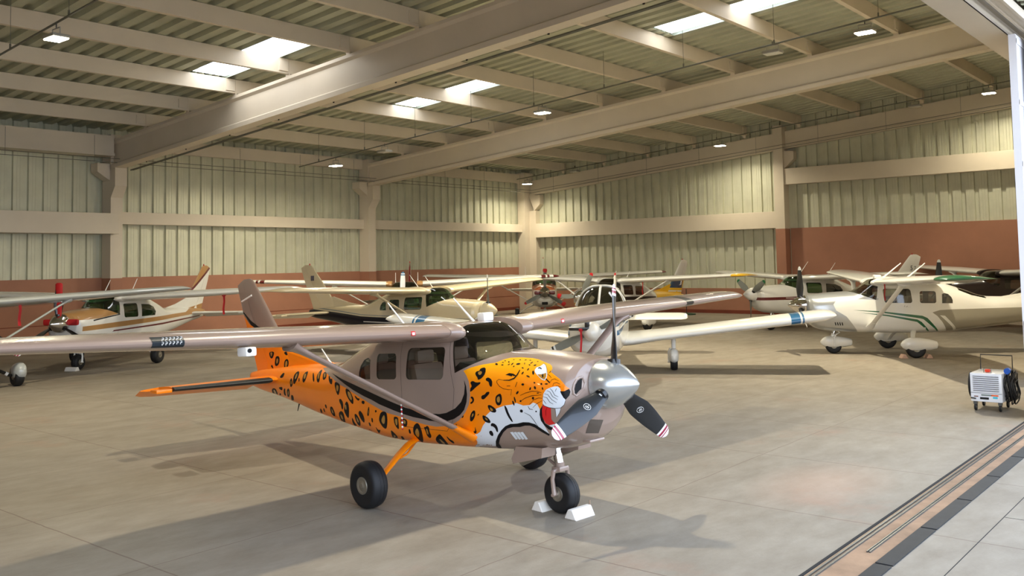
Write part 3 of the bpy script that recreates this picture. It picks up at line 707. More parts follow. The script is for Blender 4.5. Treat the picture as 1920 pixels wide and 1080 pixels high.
    for mi_, poly in c['finregs']: cutreg(bm, poly, mi_)
    link('rudder', bm, fm, root, ang=40)
    if not low:
        bm = bmesh.new(); prism(bm, [(-2.35, 1.44), (-3.0, 1.56), (-3.62, 1.74), (-4.2, 1.74), (-4.2, 1.36), (-2.3, 1.36)], -.012, .012, 'XZ')
        for v in bm.verts:
            if v.co.z < 1.4: v.co.y *= 4
        link('dorsal_fin', bm, c.get('dorsalmat') or fm[0], root, smooth=False)
        bm = bmesh.new(); lathe(bm, [(0, .022), (.03, .021), (.05, .012), (.055, .003)], (-4.70, 0, 2.775), 'Z', 12); link('beacon_lamp', bm, taupe_b if name is None else redm, root) if c.get('beacon', True) else bm.free()
    sm = c['stabm'] or [P]
    for sg in (1, -1):
        if low: ss = [((-3.95, .08*sg, .86), .78, .10, 0, (0, 0, 1), -.20), ((-3.95, 1.8*sg, .86), .76, .10, 0, (0, 0, 1), -.20), ((-4.0, 1.92*sg, .87), .66, .06, 0, (0, 0, 1), -.20), ((-4.1, 1.96*sg, .89), .4, .03, 0, (0, 0, 1), -.20)]
        else: ss = [((-3.62, .12*sg, 1.25), 1.12, .09, 0, (0, 0, 1), 0), ((-3.98, 1.60*sg, 1.255), .80, .09, 0, (0, 0, 1), 0), ((-4.05, 1.78*sg, 1.255), .66, .07, 0, (0, 0, 1), 0), ((-4.16, 1.86*sg, 1.255), .5, .03, 0, (0, 0, 1), 0)]
        bm = bmesh.new(); surf(bm, ss[:2] if not low else ss, c1=.60 if not low else .8, n=10, mif=c.get('stabfn')); link('horizontal_stabiliser', bm, sm, root, ang=40)
        bm = bmesh.new(); surf(bm, ss if not low else ss[:2], c0=.61 if not low else .81, n=6, droop=(c.get('droop', .36)) if not low else .12); link('elevator', bm, c.get('elevm') or sm[0], root, ang=40)
        if not low:
            bm = bmesh.new(); box(bm, (-4.02, sg*1.76, 1.245), (.22, .22, .05), None, 0, .015); link('elevator_horn', bm, c.get('elevm') or sm[0], root)
    # ---- gear
    zn = -1.67*math.tan(pitch); lm = c['legmat'] or P
    if low:
        zn = -2.0*math.tan(pitch)
        for sg in (1, -1):
            bm = bmesh.new(); tube(bm, [(0, 1.6*sg, .84), (0, 1.6*sg, .5)], .055, n=12); tube(bm, [(0, 1.53*sg, .5), (-.0, 1.49*sg, .42), (0, 1.49*sg, .2)], .03, n=8); tube(bm, [(0, 1.46*sg, .2), (0, 1.68*sg, .2)], .03); link('gear_leg', bm, [lm], root)
            wheel(root, (0, 1.6*sg, .205), .205, .16); pant(root, (-.02, 1.6*sg, .32), .62, .36, .23, P)
        bm = bmesh.new(); tube(bm, [(2.0, 0, .6), (2.0, 0, zn+.42)], .04); tube(bm, [(2.0, .1, zn+.18), (2.0, .1, zn+.4), (2.0, -.1, zn+.4), (2.0, -.1, zn+.18)], .02); link('nose_gear', bm, alu, root); wheel(root, (2.0, 0, zn+.185), .185, .14)
        return root, base
    R_ = .235 if not c.get('bigtyre') else .252
    for sg in (1, -1):
        bm = bmesh.new(); yw = c.get('yw', 1.25); kw = yw/1.25; zr = R_+.02
        pts = [(-.22, .30*sg, .60), (-.20, .42*sg, .60), (-.14, .58*sg*kw, .565), (-.08, .76*sg*kw, .49), (-.03, .95*sg*kw, .38), (.0, 1.12*sg*kw, zr)]
        tube(bm, pts, [v*c.get('legk', 1) for v in (.075, .07, .062, .055, .05, .045)], n=12, flat=.45, upv=(1, 0, 0)); tube(bm, [(0, 1.10*sg*kw, zr), (0, 1.3*sg*kw, R_)], .03); lo_ = link('gear_leg', bm, [lm], root)
        wheel(root, (0, yw*sg, R_), R_, .19)
        if c.get('bigtyre'):
            bm = bmesh.new(); tube(bm, [(-.22, .42*sg, .56), (-.12, .62*sg, .47), (-.10, .74*sg, .44)], .012); link('leg_step', bm, [lm], root)
        if c['pants']: pant(root, (-.06, yw*sg, R_+.08), .80, .36, .27, P)
    if c.get('tailwheel'): return root, base
    bm = bmesh.new(); x = 1.67; rn = .205
    tube(bm, [(1.62, 0, .62), (1.665, 0, zn+.50)], .05, n=14); link('nose_gear_strut', bm, [chrome], root)
    bm = bmesh.new(); tube(bm, [(x, 0, zn+.52), (x, 0, zn+.45)], .05, n=12); box(bm, (x, 0, zn+.455), (.12, .14, .05), None, 0, .01)
    for sg in (1, -1): tube(bm, [(x, .05*sg, zn+.455), (x, .105*sg, zn+.44), (x-.01, .118*sg, zn+.36), (x, .118*sg, zn+rn)], [.022, .024, .022, .026], n=8)
    tube(bm, [(x-.04, 0, zn+.47), (x-.16, 0, zn+.54), (x-.06, 0, zn+.62)], .018); tube(bm, [(x, -.15, zn+rn), (x, .15, zn+rn)], .018); link('nose_fork', bm, [c.get('forkmat') or P], root)
    wheel(root, (x, 0, zn+rn), rn, .165, 'nose_wheel')
    if c['pants']: pant(root, (x-.05, 0, zn+rn+.08), .74, .33, .25, P)
    return root, base
def antenna(root, a, b, r=.012, m=None, name='whip_antenna'):
    bm = bmesh.new(); tube(bm, [a, Vector(a).lerp(Vector(b), .15), b], [r*1.6, r*1.1, r*.6], n=6); return link(name, bm, m or whitem, root)
def ribbon(name, label, p, l, root=None, w=.05):
    bm = bmesh.new(); pts = []
    tube(bm, [(0, 0, 0), (.01, .0, -l*.3), (-.01, .01, -l*.7), (0, 0, -l)], [w*.5, w*.42, w*.45, w*.5], n=6, flat=.15); box(bm, (0, 0, .02), (.1, .05, .06), None, 0, .01)
    o = link(name, bm, redm); o.location = p; tag(o, label, 'warning ribbon', 'red ribbon flags hanging from parked aircraft'); return o
def decal_text(bm, base, txt, size, u, v, mi, side=-1, shear=0, mirror_text=False, step=.3, ang=0, off=.0025):
    mp_ = sidemap(base, side)
    for poly in textpolys(txt, size, shear):
        sx = 1 if side < 0 else -1
        if mirror_text: sx = -sx
        # right side (y<0): nose (+x) is to the viewer's right
        pts = [(u+sx*px_*math.cos(ang)-py_*math.sin(ang), v+py_*math.cos(ang)+sx*px_*math.sin(ang)) for px_, py_ in poly]
        paintdecal(bm, None, pts, mp_, mi, step=step, off=off, mirror=False)
# ------------------------------------------------------------------ leopard aircraft
taupe = gloss('taupe_aircraft_paint', (152, 131, 118), var=.02)
orangep = gloss('orange_aircraft_paint', (252, 136, 4), var=.05, scale=1.2, coat=.35, spec=.35)
# painted fade from orange to yellow on the forehead
nt = orangep.node_tree; pn = [n for n in nt.nodes if n.type == 'BSDF_PRINCIPLED'][0]; src = pn.inputs['Base Color'].links[0].from_socket
tcn = nt.nodes.new('ShaderNodeTexCoord'); sxn = nt.nodes.new('ShaderNodeSeparateXYZ'); nt.links.new(tcn.outputs['Object'], sxn.inputs[0])
mrn = N(nt, 'ShaderNodeMapRange', inp={'From Min': 1.25, 'From Max': 1.5, 'To Min': 0, 'To Max': 1}); nt.links.new(sxn.outputs['Z'], mrn.inputs['Value'])
mr2 = N(nt, 'ShaderNodeMapRange', inp={'From Min': .4, 'From Max': .9, 'To Min': 0, 'To Max': 1}); nt.links.new(sxn.outputs['X'], mr2.inputs['Value'])
mlt = N(nt, 'ShaderNodeMath', operation='MULTIPLY'); nt.links.new(mrn.outputs[0], mlt.inputs[0]); nt.links.new(mr2.outputs[0], mlt.inputs[1])
mxx = N(nt, 'ShaderNodeMix', data_type='RGBA'); mxx.inputs[7].default_value = (*lin((252, 180, 16)), 1); nt.links.new(mlt.outputs[0], mxx.inputs[0]); nt.links.new(src, mxx.inputs[6]); nt.links.new(mxx.outputs[2], pn.inputs['Base Color'])
blkart = mat('matt_black_artwork', (12, 12, 15), rough=.5, spec=.25, var=.02)
whitep = gloss('pale_white_paint', (226, 232, 238), var=.02)
ochre = gloss('ochre_spot_paint', (178, 128, 44), var=.1)
redp = gloss('red_mouth_paint', (214, 12, 18))
C5 = lambda p: (800+p[0]/5.4, 650+p[1]/5.4)
C6 = lambda p: (920+p[0]/5.4, 640+p[1]/5.4)
C4 = lambda p: (600+p[0]/7.2, 690+p[1]/7.2)
C3 = lambda p: (480+p[0]/8, 640+p[1]/8)
HEROLOC, HEROPSI, HEROPIT = (8.013, 7.5324, 0), math.degrees(-1.6758), .0735
HM = Matrix.Translation(HEROLOC) @ Matrix.Rotation(math.radians(HEROPSI), 4, 'Z') @ Matrix.Rotation(-HEROPIT, 4, 'Y')
HI = HM.inverted(); HI3 = HI.to_3x3(); camL = HI @ CAMP
def pxmap(base):
    def f(u, v):
        d = (HI3 @ pxray(u, v)).normalized(); loc, no, i, t = base.bvh.ray_cast(camL, d)
        return (loc, base.normal(loc)) if loc is not None and loc.y < .12 else None
    return f
def ell(x, y, w, h, a=0, n=10):
    a = math.radians(a); return [(x+w/2*math.cos(t)*math.cos(a)-h/2*math.sin(t)*math.sin(a), y+w/2*math.cos(t)*math.sin(a)+h/2*math.sin(t)*math.cos(a)) for t in [2*PI*k/n for k in range(n)]]
def smoothp(p, it=1):
    for _ in range(it):
        q = []
        for i in range(len(p)):
            a, b = p[i], p[(i+1) % len(p)]; q += [(a[0]*.75+b[0]*.25, a[1]*.75+b[1]*.25), (a[0]*.25+b[0]*.75, a[1]*.25+b[1]*.75)]
        p = q
    return p
headw = [(500, 690), (470, 635), (430, 620), (395, 645), (330, 650), (260, 625), (215, 640), (140, 650), (60, 680)]
whl = [(640, 660), (600, 700), (600, 760), (570, 800), (545, 860), (510, 885), (465, 890), (490, 925), (515, 960), (512, 985), (490, 1010), (550, 1047)]
headtop5 = [(370, 245), (450, 210), (560, 182), (650, 168), (700, 162), (780, 130), (850, 112), (960, 107)]
headtop6 = [(330, 163), (430, 170), (490, 183), (560, 215), (600, 230), (622, 250), (625, 275), (610, 310), (640, 335), (700, 380), (735, 420), (770, 460), (800, 480), (760, 540), (740, 560), (703, 505), (640, 458), (560, 490), (530, 540), (527, 640)]
bandlow = [(868.5, 695), (874, 703), (879, 715), (881, 730), (881.5, 742.6), (879, 759), (872, 774), (861, 788), (850, 795), (837, 799), (818, 800), (797, 796), (772, 789), (746, 780), (722, 773), (692.5, 756), (667.5, 740), (649, 727.5), (635, 720), (624, 710), (612.5, 700), (606, 690)]
SP5 = [([(600, 207), (597, 270), (560, 320), (520, 340), (515, 310), (500, 295), (492, 270), (505, 250), (535, 245), (545, 220)], [(550, 245), (565, 262), (545, 290), (525, 280), (520, 260)]),
 ([(440, 360), (470, 345), (500, 365), (548, 358), (545, 375), (500, 410), (470, 440), (440, 462), (443, 420), (460, 400)], None), ([(600, 320), (630, 310), (665, 340), (665, 400), (650, 408), (635, 390), (630, 355), (600, 345)], None),
 ([(555, 495), (590, 485), (605, 460), (635, 455), (637, 475), (605, 510), (580, 535), (555, 530)], None), ([(450, 505), (470, 505), (485, 540), (470, 570), (445, 582), (443, 565), (465, 550), (460, 525), (445, 520)], None),
 ([(735, 475), (755, 480), (765, 530), (755, 580), (735, 597), (710, 590), (695, 550), (700, 500)], [(730, 500), (742, 510), (745, 545), (735, 568), (715, 560), (710, 520)]),
 ([(620, 590), (650, 592), (690, 620), (708, 645), (700, 668), (660, 665), (635, 640), (622, 615)], [(640, 610), (670, 630), (675, 650), (650, 650)]),
 ([(440, 700), (460, 655), (485, 643), (495, 660), (490, 710), (465, 755), (440, 755)], [(462, 685), (475, 670), (478, 695), (455, 720)]), ([(515, 690), (530, 677), (532, 687), (518, 700)], None),
 ([(565, 690), (600, 705), (625, 720), (652, 760), (640, 775), (600, 765), (570, 735)], [(590, 715), (610, 725), (625, 748), (600, 740)]), ([(270, 800), (300, 782), (312, 795), (300, 830), (285, 850), (268, 835)], None), ([(365, 850), (400, 823), (407, 866), (365, 862)], None),
 ([(490, 805), (500, 840), (508, 865), (495, 882), (475, 865), (480, 850), (492, 860)], None), ([(650, 785), (665, 770), (700, 785), (722, 820), (725, 865), (710, 862), (695, 825), (670, 805), (652, 805)], None),
 ([(640, 850), (660, 850), (678, 880), (675, 905), (650, 900), (632, 870)], None), ([(785, 590), (810, 610), (835, 680), (878, 760), (862, 762), (820, 700), (795, 640)], None), ([(945, 635), (975, 640), (975, 665), (960, 668)], None), ([(352, 720), (375, 690), (375, 710), (365, 722)], None),
 ([(90, 925), (130, 880), (150, 900), (200, 960), (230, 1000), (190, 1005), (140, 990), (100, 960)], [(125, 930), (150, 940), (195, 985), (160, 980)]), ([(200, 900), (240, 940), (265, 950), (285, 975), (270, 980), (235, 955), (210, 925)], None)]
SP4 = [([(200, 200), (215, 185), (265, 215), (272, 250), (265, 320), (250, 370), (230, 350), (212, 290), (200, 240)], [(225, 225), (255, 240), (250, 300), (235, 320), (220, 280)]), ([(345, 285), (360, 275), (400, 300), (440, 380), (455, 440), (450, 492), (420, 470), (375, 400), (352, 340)], [(375, 310), (410, 330), (435, 400), (430, 440), (400, 410), (378, 360)]),
 ([(470, 370), (490, 385), (510, 410), (540, 410), (525, 445), (500, 430), (475, 395)], None), ([(565, 440), (605, 445), (600, 490), (565, 480)], None), ([(260, 420), (285, 415), (315, 470), (315, 560), (295, 555), (285, 500), (262, 455)], None),
 ([(340, 480), (360, 445), (385, 480), (395, 560), (392, 680), (365, 660), (325, 580), (330, 530)], [(335, 500), (355, 490), (362, 560), (345, 560)]), ([(255, 600), (290, 575), (320, 610), (335, 680), (350, 745), (300, 720), (260, 660)], [(275, 620), (300, 640), (320, 700), (295, 690)]),
 ([(135, 530), (160, 515), (185, 560), (205, 620), (205, 655), (175, 640), (145, 590)], [(155, 550), (170, 560), (185, 610), (170, 610)]), ([(45, 540), (60, 545), (72, 600), (55, 590)], None), ([(65, 495), (85, 490), (95, 540), (80, 545)], None), ([(0, 540), (25, 560), (35, 610), (10, 600)], None),
 ([(520, 600), (540, 570), (580, 620), (605, 700), (600, 745), (560, 700), (530, 640)], None), ([(465, 620), (490, 620), (530, 680), (550, 740), (545, 790), (510, 760), (480, 700)], [(490, 650), (515, 690), (530, 740), (505, 720)]), ([(430, 665), (450, 690), (470, 740), (515, 790), (480, 790), (440, 740)], None),
 ([(640, 600), (650, 540), (665, 515), (668, 600), (655, 655), (640, 640)], [(650, 590), (657, 560), (660, 600), (652, 625)]), ([(745, 570), (760, 565), (770, 590), (745, 605)], None), ([(655, 730), (680, 740), (692, 790), (670, 780)], None), ([(695, 670), (715, 680), (718, 740), (698, 725)], None),
 ([(820, 600), (860, 582), (900, 600), (912, 680), (908, 780), (895, 825), (850, 800), (800, 720), (800, 660)], [(850, 650), (872, 630), (882, 700), (870, 760), (840, 740), (830, 700)]), ([(995, 670), (1010, 655), (1055, 665), (1062, 740), (1070, 830), (1040, 810), (1005, 750)], [(1010, 690), (1045, 680), (1050, 760), (1030, 780)]),
 ([(1090, 685), (1120, 680), (1180, 700), (1180, 780), (1150, 798), (1110, 770), (1090, 730)], [(1125, 700), (1160, 710), (1155, 760), (1125, 740)]), ([(1200, 820), (1220, 830), (1232, 885), (1210, 885), (1198, 850)], None),
 ([(1260, 790), (1300, 742), (1335, 750), (1370, 830), (1390, 920), (1398, 1000), (1360, 990), (1300, 930), (1260, 880)], [(1295, 830), (1320, 810), (1345, 880), (1335, 940), (1300, 910), (1285, 870)]), ([(1400, 790), (1425, 800), (1445, 775), (1475, 800), (1480, 860), (1510, 920), (1490, 950), (1450, 920), (1430, 860)], [(1430, 820), (1450, 820), (1470, 890), (1455, 900)]),
 ([(955, 830), (1000, 870), (1055, 930), (1050, 970), (1000, 960), (970, 910)], [(995, 900), (1020, 910), (1025, 930), (1000, 935)]), ([(1090, 920), (1120, 920), (1150, 970), (1160, 1000), (1110, 980)], None), ([(650, 815), (720, 860), (760, 890), (690, 880)], None), ([(745, 780), (790, 840), (820, 830), (805, 885), (780, 860)], None), ([(585, 810), (640, 840), (640, 860), (590, 840)], None)]
SP3 = [([(615, 455), (655, 450), (640, 520), (600, 610), (570, 650), (555, 600), (570, 510)], [(610, 480), (630, 490), (600, 570), (580, 560)]), ([(720, 480), (790, 440), (765, 520), (740, 590), (710, 630), (695, 570)], [(725, 490), (760, 480), (740, 560), (715, 570)]), ([(850, 480), (870, 470), (880, 610), (855, 600)], None),
 ([(960, 440), (1005, 420), (965, 510), (950, 620), (915, 610), (910, 520)], [(935, 490), (960, 460), (945, 560), (925, 570)]), ([(1010, 470), (1060, 455), (1060, 540), (1020, 585), (1000, 560)], [(1025, 480), (1045, 480), (1040, 540), (1020, 545)]), ([(1090, 520), (1110, 520), (1120, 570), (1145, 550), (1148, 620), (1130, 655), (1095, 600)], None),
 ([(505, 600), (535, 540), (545, 600), (555, 650), (520, 700)], [(520, 600), (535, 590), (540, 640), (525, 650)]), ([(640, 560), (655, 545), (655, 600), (640, 610)], None), ([(240, 710), (290, 700), (330, 780), (330, 835), (280, 820), (240, 760)], [(260, 725), (285, 725), (310, 785), (285, 790)]), ([(340, 690), (400, 680), (395, 740), (360, 720)], None),
 ([(415, 720), (440, 700), (440, 760), (455, 820), (420, 800)], None), ([(465, 720), (500, 700), (510, 820), (480, 840), (465, 780)], [(480, 740), (492, 750), (492, 800), (480, 800)]), ([(530, 800), (560, 810), (575, 900), (540, 900), (528, 850)], None), ([(360, 770), (380, 790), (380, 840), (350, 820)], None), ([(350, 545), (400, 480), (435, 470), (405, 550)], None)]
SPF = [([(195, 160), (275, 150), (265, 220), (240, 265), (210, 240)], [(215, 165), (250, 165), (240, 225), (225, 225)]), ([(300, 225), (345, 220), (358, 270), (345, 350), (300, 378), (280, 340), (290, 270)], [(318, 250), (338, 270), (332, 320), (308, 340), (305, 290)]), ([(430, 290), (465, 258), (492, 290), (490, 360), (455, 425), (425, 410), (422, 350)], [(445, 300), (470, 290), (475, 350), (450, 390), (437, 370)]),
 ([(520, 330), (560, 292), (600, 330), (605, 440), (530, 445), (510, 400)], [(535, 350), (560, 325), (588, 360), (585, 420), (545, 430), (530, 390)]), ([(215, 430), (232, 350), (250, 360), (272, 440), (262, 475), (225, 470)], [(235, 410), (250, 430), (240, 455)]), ([(130, 380), (145, 420), (175, 495), (145, 500)], None), ([(60, 215), (100, 200), (100, 275), (70, 260)], None), ([(30, 320), (70, 320), (70, 370), (45, 385)], None),
 ([(420, 160), (500, 150), (495, 185), (460, 215), (430, 190)], None), ([(585, 195), (640, 230), (690, 240), (680, 315), (640, 310), (610, 250)], None), ([(755, 270), (800, 280), (850, 370), (830, 392), (780, 340)], [(780, 290), (800, 300), (825, 360), (800, 340)]),
 ([(-95, -255), (-60, -255), (-50, -150), (-70, -120), (-95, -180)], [(-82, -240), (-68, -235), (-65, -165), (-80, -180)]), ([(-140, -290), (-120, -300), (-112, -200), (-130, -180)], None)]
def hero_decals(bm, base, nm, root):
    recessm = mat('intake_recess_shade', (84, 74, 64), rough=.8)
    for m_ in (orangep, whitep, blkart, ochre, redp, darkrec, taupe, recessm):
        if m_ not in nm: nm.append(m_)
    I = lambda m_: nm.index(m_)
    mp_ = pxmap(base)
    def toxz(p, clampz=None):
        r = mp_(*p); return (r[0].x, r[0].z) if r else None
    # orange zone: head boundary, chin boundary, down under the belly, tail, and back along the grey band
    poly = [toxz(C5(p)) for p in headtop5]+[toxz(C6(p)) for p in headtop6]+[toxz(C6(p)) for p in headw]+[toxz(C5(p)) for p in whl[:-1]]
    poly = [p for p in poly if p]
    poly += [(poly[-1][0]-.02, .45), (-5.2, .45), (-5.2, 1.7), (-2.33, 1.7), (-2.30, 1.42)]
    bl = [toxz(p) for p in bandlow]; bl = [p for p in bl if p]
    poly += bl[::-1]
    cutreg(bm, poly, I(orangep), only=(0,))
    D = lambda pts, m_, off=.0015, step=4: paintdecal(bm, None, pts, mp_, I(m_), step=step, off=off)
    white = [C6(p) for p in headw]+[C5(p) for p in whl]+[C5((650, 1046)), C5((712, 1040))]+[C6(p) for p in [(62, 1010), (88, 950), (120, 898), (158, 858), (200, 843), (270, 841), (330, 829), (390, 831), (450, 848), (520, 900), (600, 947), (560, 880), (515, 800), (500, 740)]]
    D(white, whitep, .001)
    # hero face
    D([C6(p) for p in [(640, 458), (680, 456), (705, 480), (712, 515), (740, 560), (757, 600), (745, 640), (710, 672), (650, 677), (590, 668), (545, 650), (527, 630), (530, 580), (535, 530), (560, 490), (600, 470)]], whitep, .0015)
    D([C6(p) for p in [(795, 480), (808, 510), (797, 548), (760, 590), (738, 572), (715, 532), (703, 505), (745, 505)]], blkart, .002)
    D([C6(p) for p in [(530, 645), (570, 660), (610, 675), (612, 720), (615, 790), (640, 820), (662, 832), (600, 850), (560, 830), (530, 780), (515, 720), (515, 670)]], redp, .002)
    D([C6(p) for p in [(500, 690), (527, 648), (520, 700), (525, 760), (550, 828), (600, 862), (640, 875), (690, 870), (650, 905), (590, 892), (545, 852), (510, 802), (497, 742)]], blkart, .0024)
    D([C6(p) for p in [(655, 678), (711, 678), (700, 722), (668, 772), (660, 725)]], whitep, .002); D([C6(p) for p in [(590, 850), (650, 835), (688, 815), (650, 868), (620, 866)]], whitep, .003)
    jaw = [(600, 940), (590, 932), (520, 886), (450, 838), (390, 820), (330, 818), (270, 832), (200, 836), (150, 858), (110, 898), (75, 950), (53, 1010), (55, 1060), (90, 1085), (112, 1078), (85, 1030), (97, 980), (130, 920), (170, 882), (230, 866), (300, 866), (350, 852), (400, 852), (450, 872), (520, 918), (592, 955)]
    D([C6(p) for p in jaw], blkart, .003)
    D([C6(p) for p in [(543, 225), (565, 255), (572, 290), (575, 330), (565, 380), (545, 398), (515, 385), (475, 345), (450, 315), (447, 290), (465, 265), (500, 255)]], whitep, .002, 3)
    D([C6(p) for p in [(475, 335), (520, 335), (565, 320), (563, 360), (545, 390), (515, 375), (490, 355)]], ochre, .0026, 3)
    D([C6(p) for p in [(522, 330), (535, 335), (535, 365), (525, 370), (519, 350)]], blkart, .0032, 3); D([C6(p) for p in [(480, 270), (500, 262), (518, 275), (515, 287), (500, 275), (482, 277)]], blkart, .0028, 3)
    for pts, w in (([(535, 220), (560, 245), (570, 280), (572, 320)], 4), ([(298, 290), (270, 340), (240, 375), (190, 395), (130, 395)], 13), ([(190, 395), (130, 395), (85, 385), (65, 400), (65, 420), (90, 455), (130, 480), (180, 490), (215, 488), (205, 548)], 5), ([(270, 412), (252, 462)], 5), ([(165, 453), (200, 452)], 5),
                   ([(302, 548), (350, 525), (420, 505), (480, 507), (517, 522)], 6), ([(300, 610), (350, 575), (420, 550), (515, 542)], 6), ([(395, 638), (440, 590), (490, 573), (525, 578)], 5), ([(428, 672), (470, 630), (525, 600)], 5), ([(572, 328), (600, 350), (618, 372)], 5), ([(560, 380), (600, 420)], 12), ([(600, 420), (620, 390), (650, 380), (690, 400)], 5), ([(590, 325), (605, 310), (608, 298)], 6),
                   ([(630, 455), (640, 425), (670, 418), (705, 435)], 5), ([(660, 450), (690, 455), (712, 462)], 5), ([(600, 475), (625, 500), (650, 545), (685, 560)], 5), ([(570, 500), (600, 510), (630, 560), (680, 590)], 5), ([(545, 530), (580, 540), (620, 590), (670, 622)], 5), ([(533, 560), (570, 570), (600, 615), (635, 635)], 5), ([(532, 590), (548, 612), (565, 635)], 5), ([(655, 508), (662, 490), (670, 475)], 5),
                   ([(527, 632), (545, 652), (590, 670), (650, 679), (710, 674), (745, 642), (757, 600)], 5), ([(340, 720), (400, 750), (440, 800), (480, 860)], 5), ([(380, 655), (395, 685), (430, 690)], 7), ([(572, 672), (560, 700), (560, 750)], 4), ([(655, 678), (660, 725), (668, 772), (700, 722), (711, 678)], 4), ([(640, 868), (665, 835), (690, 813)], 5)):
        D([C6(p) for p in strokepoly(pts, w)], blkart, .0034, 3)
    for e in ((120, 240, 25, 12, 0), (148, 198, 18, 8, -10), (125, 215, 18, 8, 0), (185, 210, 16, 14, 0), (185, 235, 25, 8, -30), (220, 230, 35, 10, -45), (235, 255, 20, 10, -40), (235, 186, 20, 5, 0), (300, 188, 14, 10, 0), (355, 190, 24, 7, -15), (402, 193, 22, 6, 5), (345, 226, 8, 22, 10), (280, 230, 45, 18, -10), (325, 270, 22, 12, 20), (380, 285, 30, 12, -50), (395, 240, 20, 10, 15), (415, 218, 34, 8, -30), (450, 243, 32, 12, -15), (478, 205, 16, 8, -5),
              (325, 322, 35, 14, -50), (380, 355, 40, 14, 25), (432, 318, 22, 44, 0), (327, 437, 30, 24, 0), (445, 420, 20, 16, 30), (450, 470, 22, 35, -20), (402, 480, 16, 36, 20), (515, 432, 20, 22, -30), (565, 432, 34, 14, 0), (527, 478, 14, 30, -15), (272, 520, 20, 38, 35), (247, 590, 15, 62, -15), (232, 625, 17, 56, -20), (430, 575, 24, 28, 0), (480, 523, 28, 11, 0), (305, 605, 20, 20, 0), (60, 232, 28, 20, 15), (462, 710, 18, 16, 0), (312, 705, 30, 32, 0)):
        D([C6(p) for p in ell(*e, n=8)], blkart, .003, 3)
    D([C6(p) for p in [(150, 340), (190, 322), (230, 328), (265, 350), (232, 352), (222, 345), (215, 356), (180, 345)]], blkart, .003, 3)
    for SP, CC in ((SP5, C5), (SP4, C4), (SP3, C3)):
        for o_, i_ in SP:
            D([CC(p) for p in smoothp(o_)], blkart, .0022)
            if i_: D([CC(p) for p in smoothp(i_)], ochre, .003, 3)
    # black crescent round the door
    cres = [C5(p) for p in [(378, 335), (400, 400), (410, 480), (405, 560), (380, 640), (340, 690), (280, 730), (200, 757), (120, 762), (60, 752)]]+[C4(p) for p in [(1480, 712), (1400, 690), (1260, 662), (1150, 628), (1000, 573), (800, 488), (700, 430), (600, 383), (450, 298), (350, 228), (240, 140), (160, 68)]]+[C4(p) for p in [(300, 150), (600, 290), (900, 430), (1150, 535), (1300, 572), (1480, 610)]]+[C5(p) for p in [(60, 678), (130, 683), (200, 670), (290, 625), (350, 560), (380, 480), (388, 400)]]
    D(cres, blkart, .0022)
    # cowl openings: shade inside the inlets painted on as flat dark decals
    D([C6(p) for p in [(925, 372), (918, 480), (890, 505), (860, 540), (842, 525), (840, 480), (850, 440), (875, 395), (900, 375)]], darkrec, .003)
    paintdecal(bm, None, [(1106, 786), (1131, 787), (1122, 812), (1098, 812)], mp_, I(recessm), step=4, off=.003, mirror=False)  # flat brown decal painted as the shaded inside of the chin intake
    for k in range(4):
        x0 = 200+k*34; D([C6(p) for p in [(x0, 918), (x0+28, 914), (x0+78, 985), (x0+56, 992)]], whitep, .006, 6)
    # door seams
    for pts in ([(0.62, 1.72), (.66, 1.37), (.70, 1.2), (.64, .85), (.52, .74)], [(-.24, 1.72), (-.24, .76), (.52, .74)]):
        for a_, b_ in zip(pts, pts[1:]):
            sm_ = sidemap(base, -1); dx, dz = b_[0]-a_[0], b_[1]-a_[1]; l_ = math.hypot(dx, dz); nx, nz = -dz/l_*.0018, dx/l_*.0018
            paintdecal(bm, None, [(a_[0]+nx, a_[1]+nz), (b_[0]+nx, b_[1]+nz), (b_[0]-nx, b_[1]-nz), (a_[0]-nx, a_[1]-nz)], sm_, I(darkrec), step=.05, off=.0016)
def hero_fin(bm, fb, fm, root):
    mp_ = pxmap(fb)
    for o_, i_ in SPF:
        paintdecal(bm, None, [C3(p) for p in smoothp(o_)], mp_, 2, step=4, off=.002)
        if i_: paintdecal(bm, None, [C3(p) for p in smoothp(i_)], mp_, 3, step=3, off=.003)
fregs = [(1, [(-5.3, 2.33), (-4.93, 2.21), (-4.76, 2.08), (-4.55, 2.01), (-4.13, 1.94), (-3.5, 1.9), (-3.2, 1.7), (-3.2, 1.2), (-5.3, 1.2)]), (2, [(-5.3, 2.42), (-4.93, 2.27), (-4.69, 2.13), (-4.44, 2.03), (-4.13, 1.985), (-3.8, 1.975), (-4.13, 1.955), (-4.44, 1.965), (-4.7, 2.06), (-4.93, 2.24), (-5.3, 2.4)])]
hglass = glass('clear_cabin_glass', (.62, .64, .60))
blade_blk = mat('propeller_black', (28, 32, 36), rough=.36, coat=.3, var=.05); blade_tip = gloss('propeller_tip_white', (238, 236, 238)); blade_red = gloss('propeller_tip_red', (150, 20, 58))
heroL = dict(beacon=False, paint=taupe, glass=hglass, seats=((.2, .27), (.2, -.27), (-.72, .26), (-.72, -.26)), seatmat=seatm, spinner=mat('brushed_spinner', (200, 204, 204), rough=.24, metal=.75, var=.03), bladeang=.129, blademats=[blade_blk, blade_tip, blade_red],
  tipb=((.875, .905, 1), (.905, .925, 2), (.925, .945, 1), (.945, .962, 2), (.962, 1.01, 1)), decals=hero_decals, finmats=[taupe, orangep, blkart, ochre], findecal=hero_fin, finregs=fregs, stabm=[orangep], elevm=orangep, dorsalmat=orangep, legmat=orangep, footmat=orangep, bigtyre=True,
  wingmats=[taupe, blk, orangep], tipys=[3.80, 3.98, 4.02, 5.38], tipfn=lambda y, sg: 2 if y > 5.38 else (1 if (sg > 0 and 3.85 < y < 4.0) else 0))
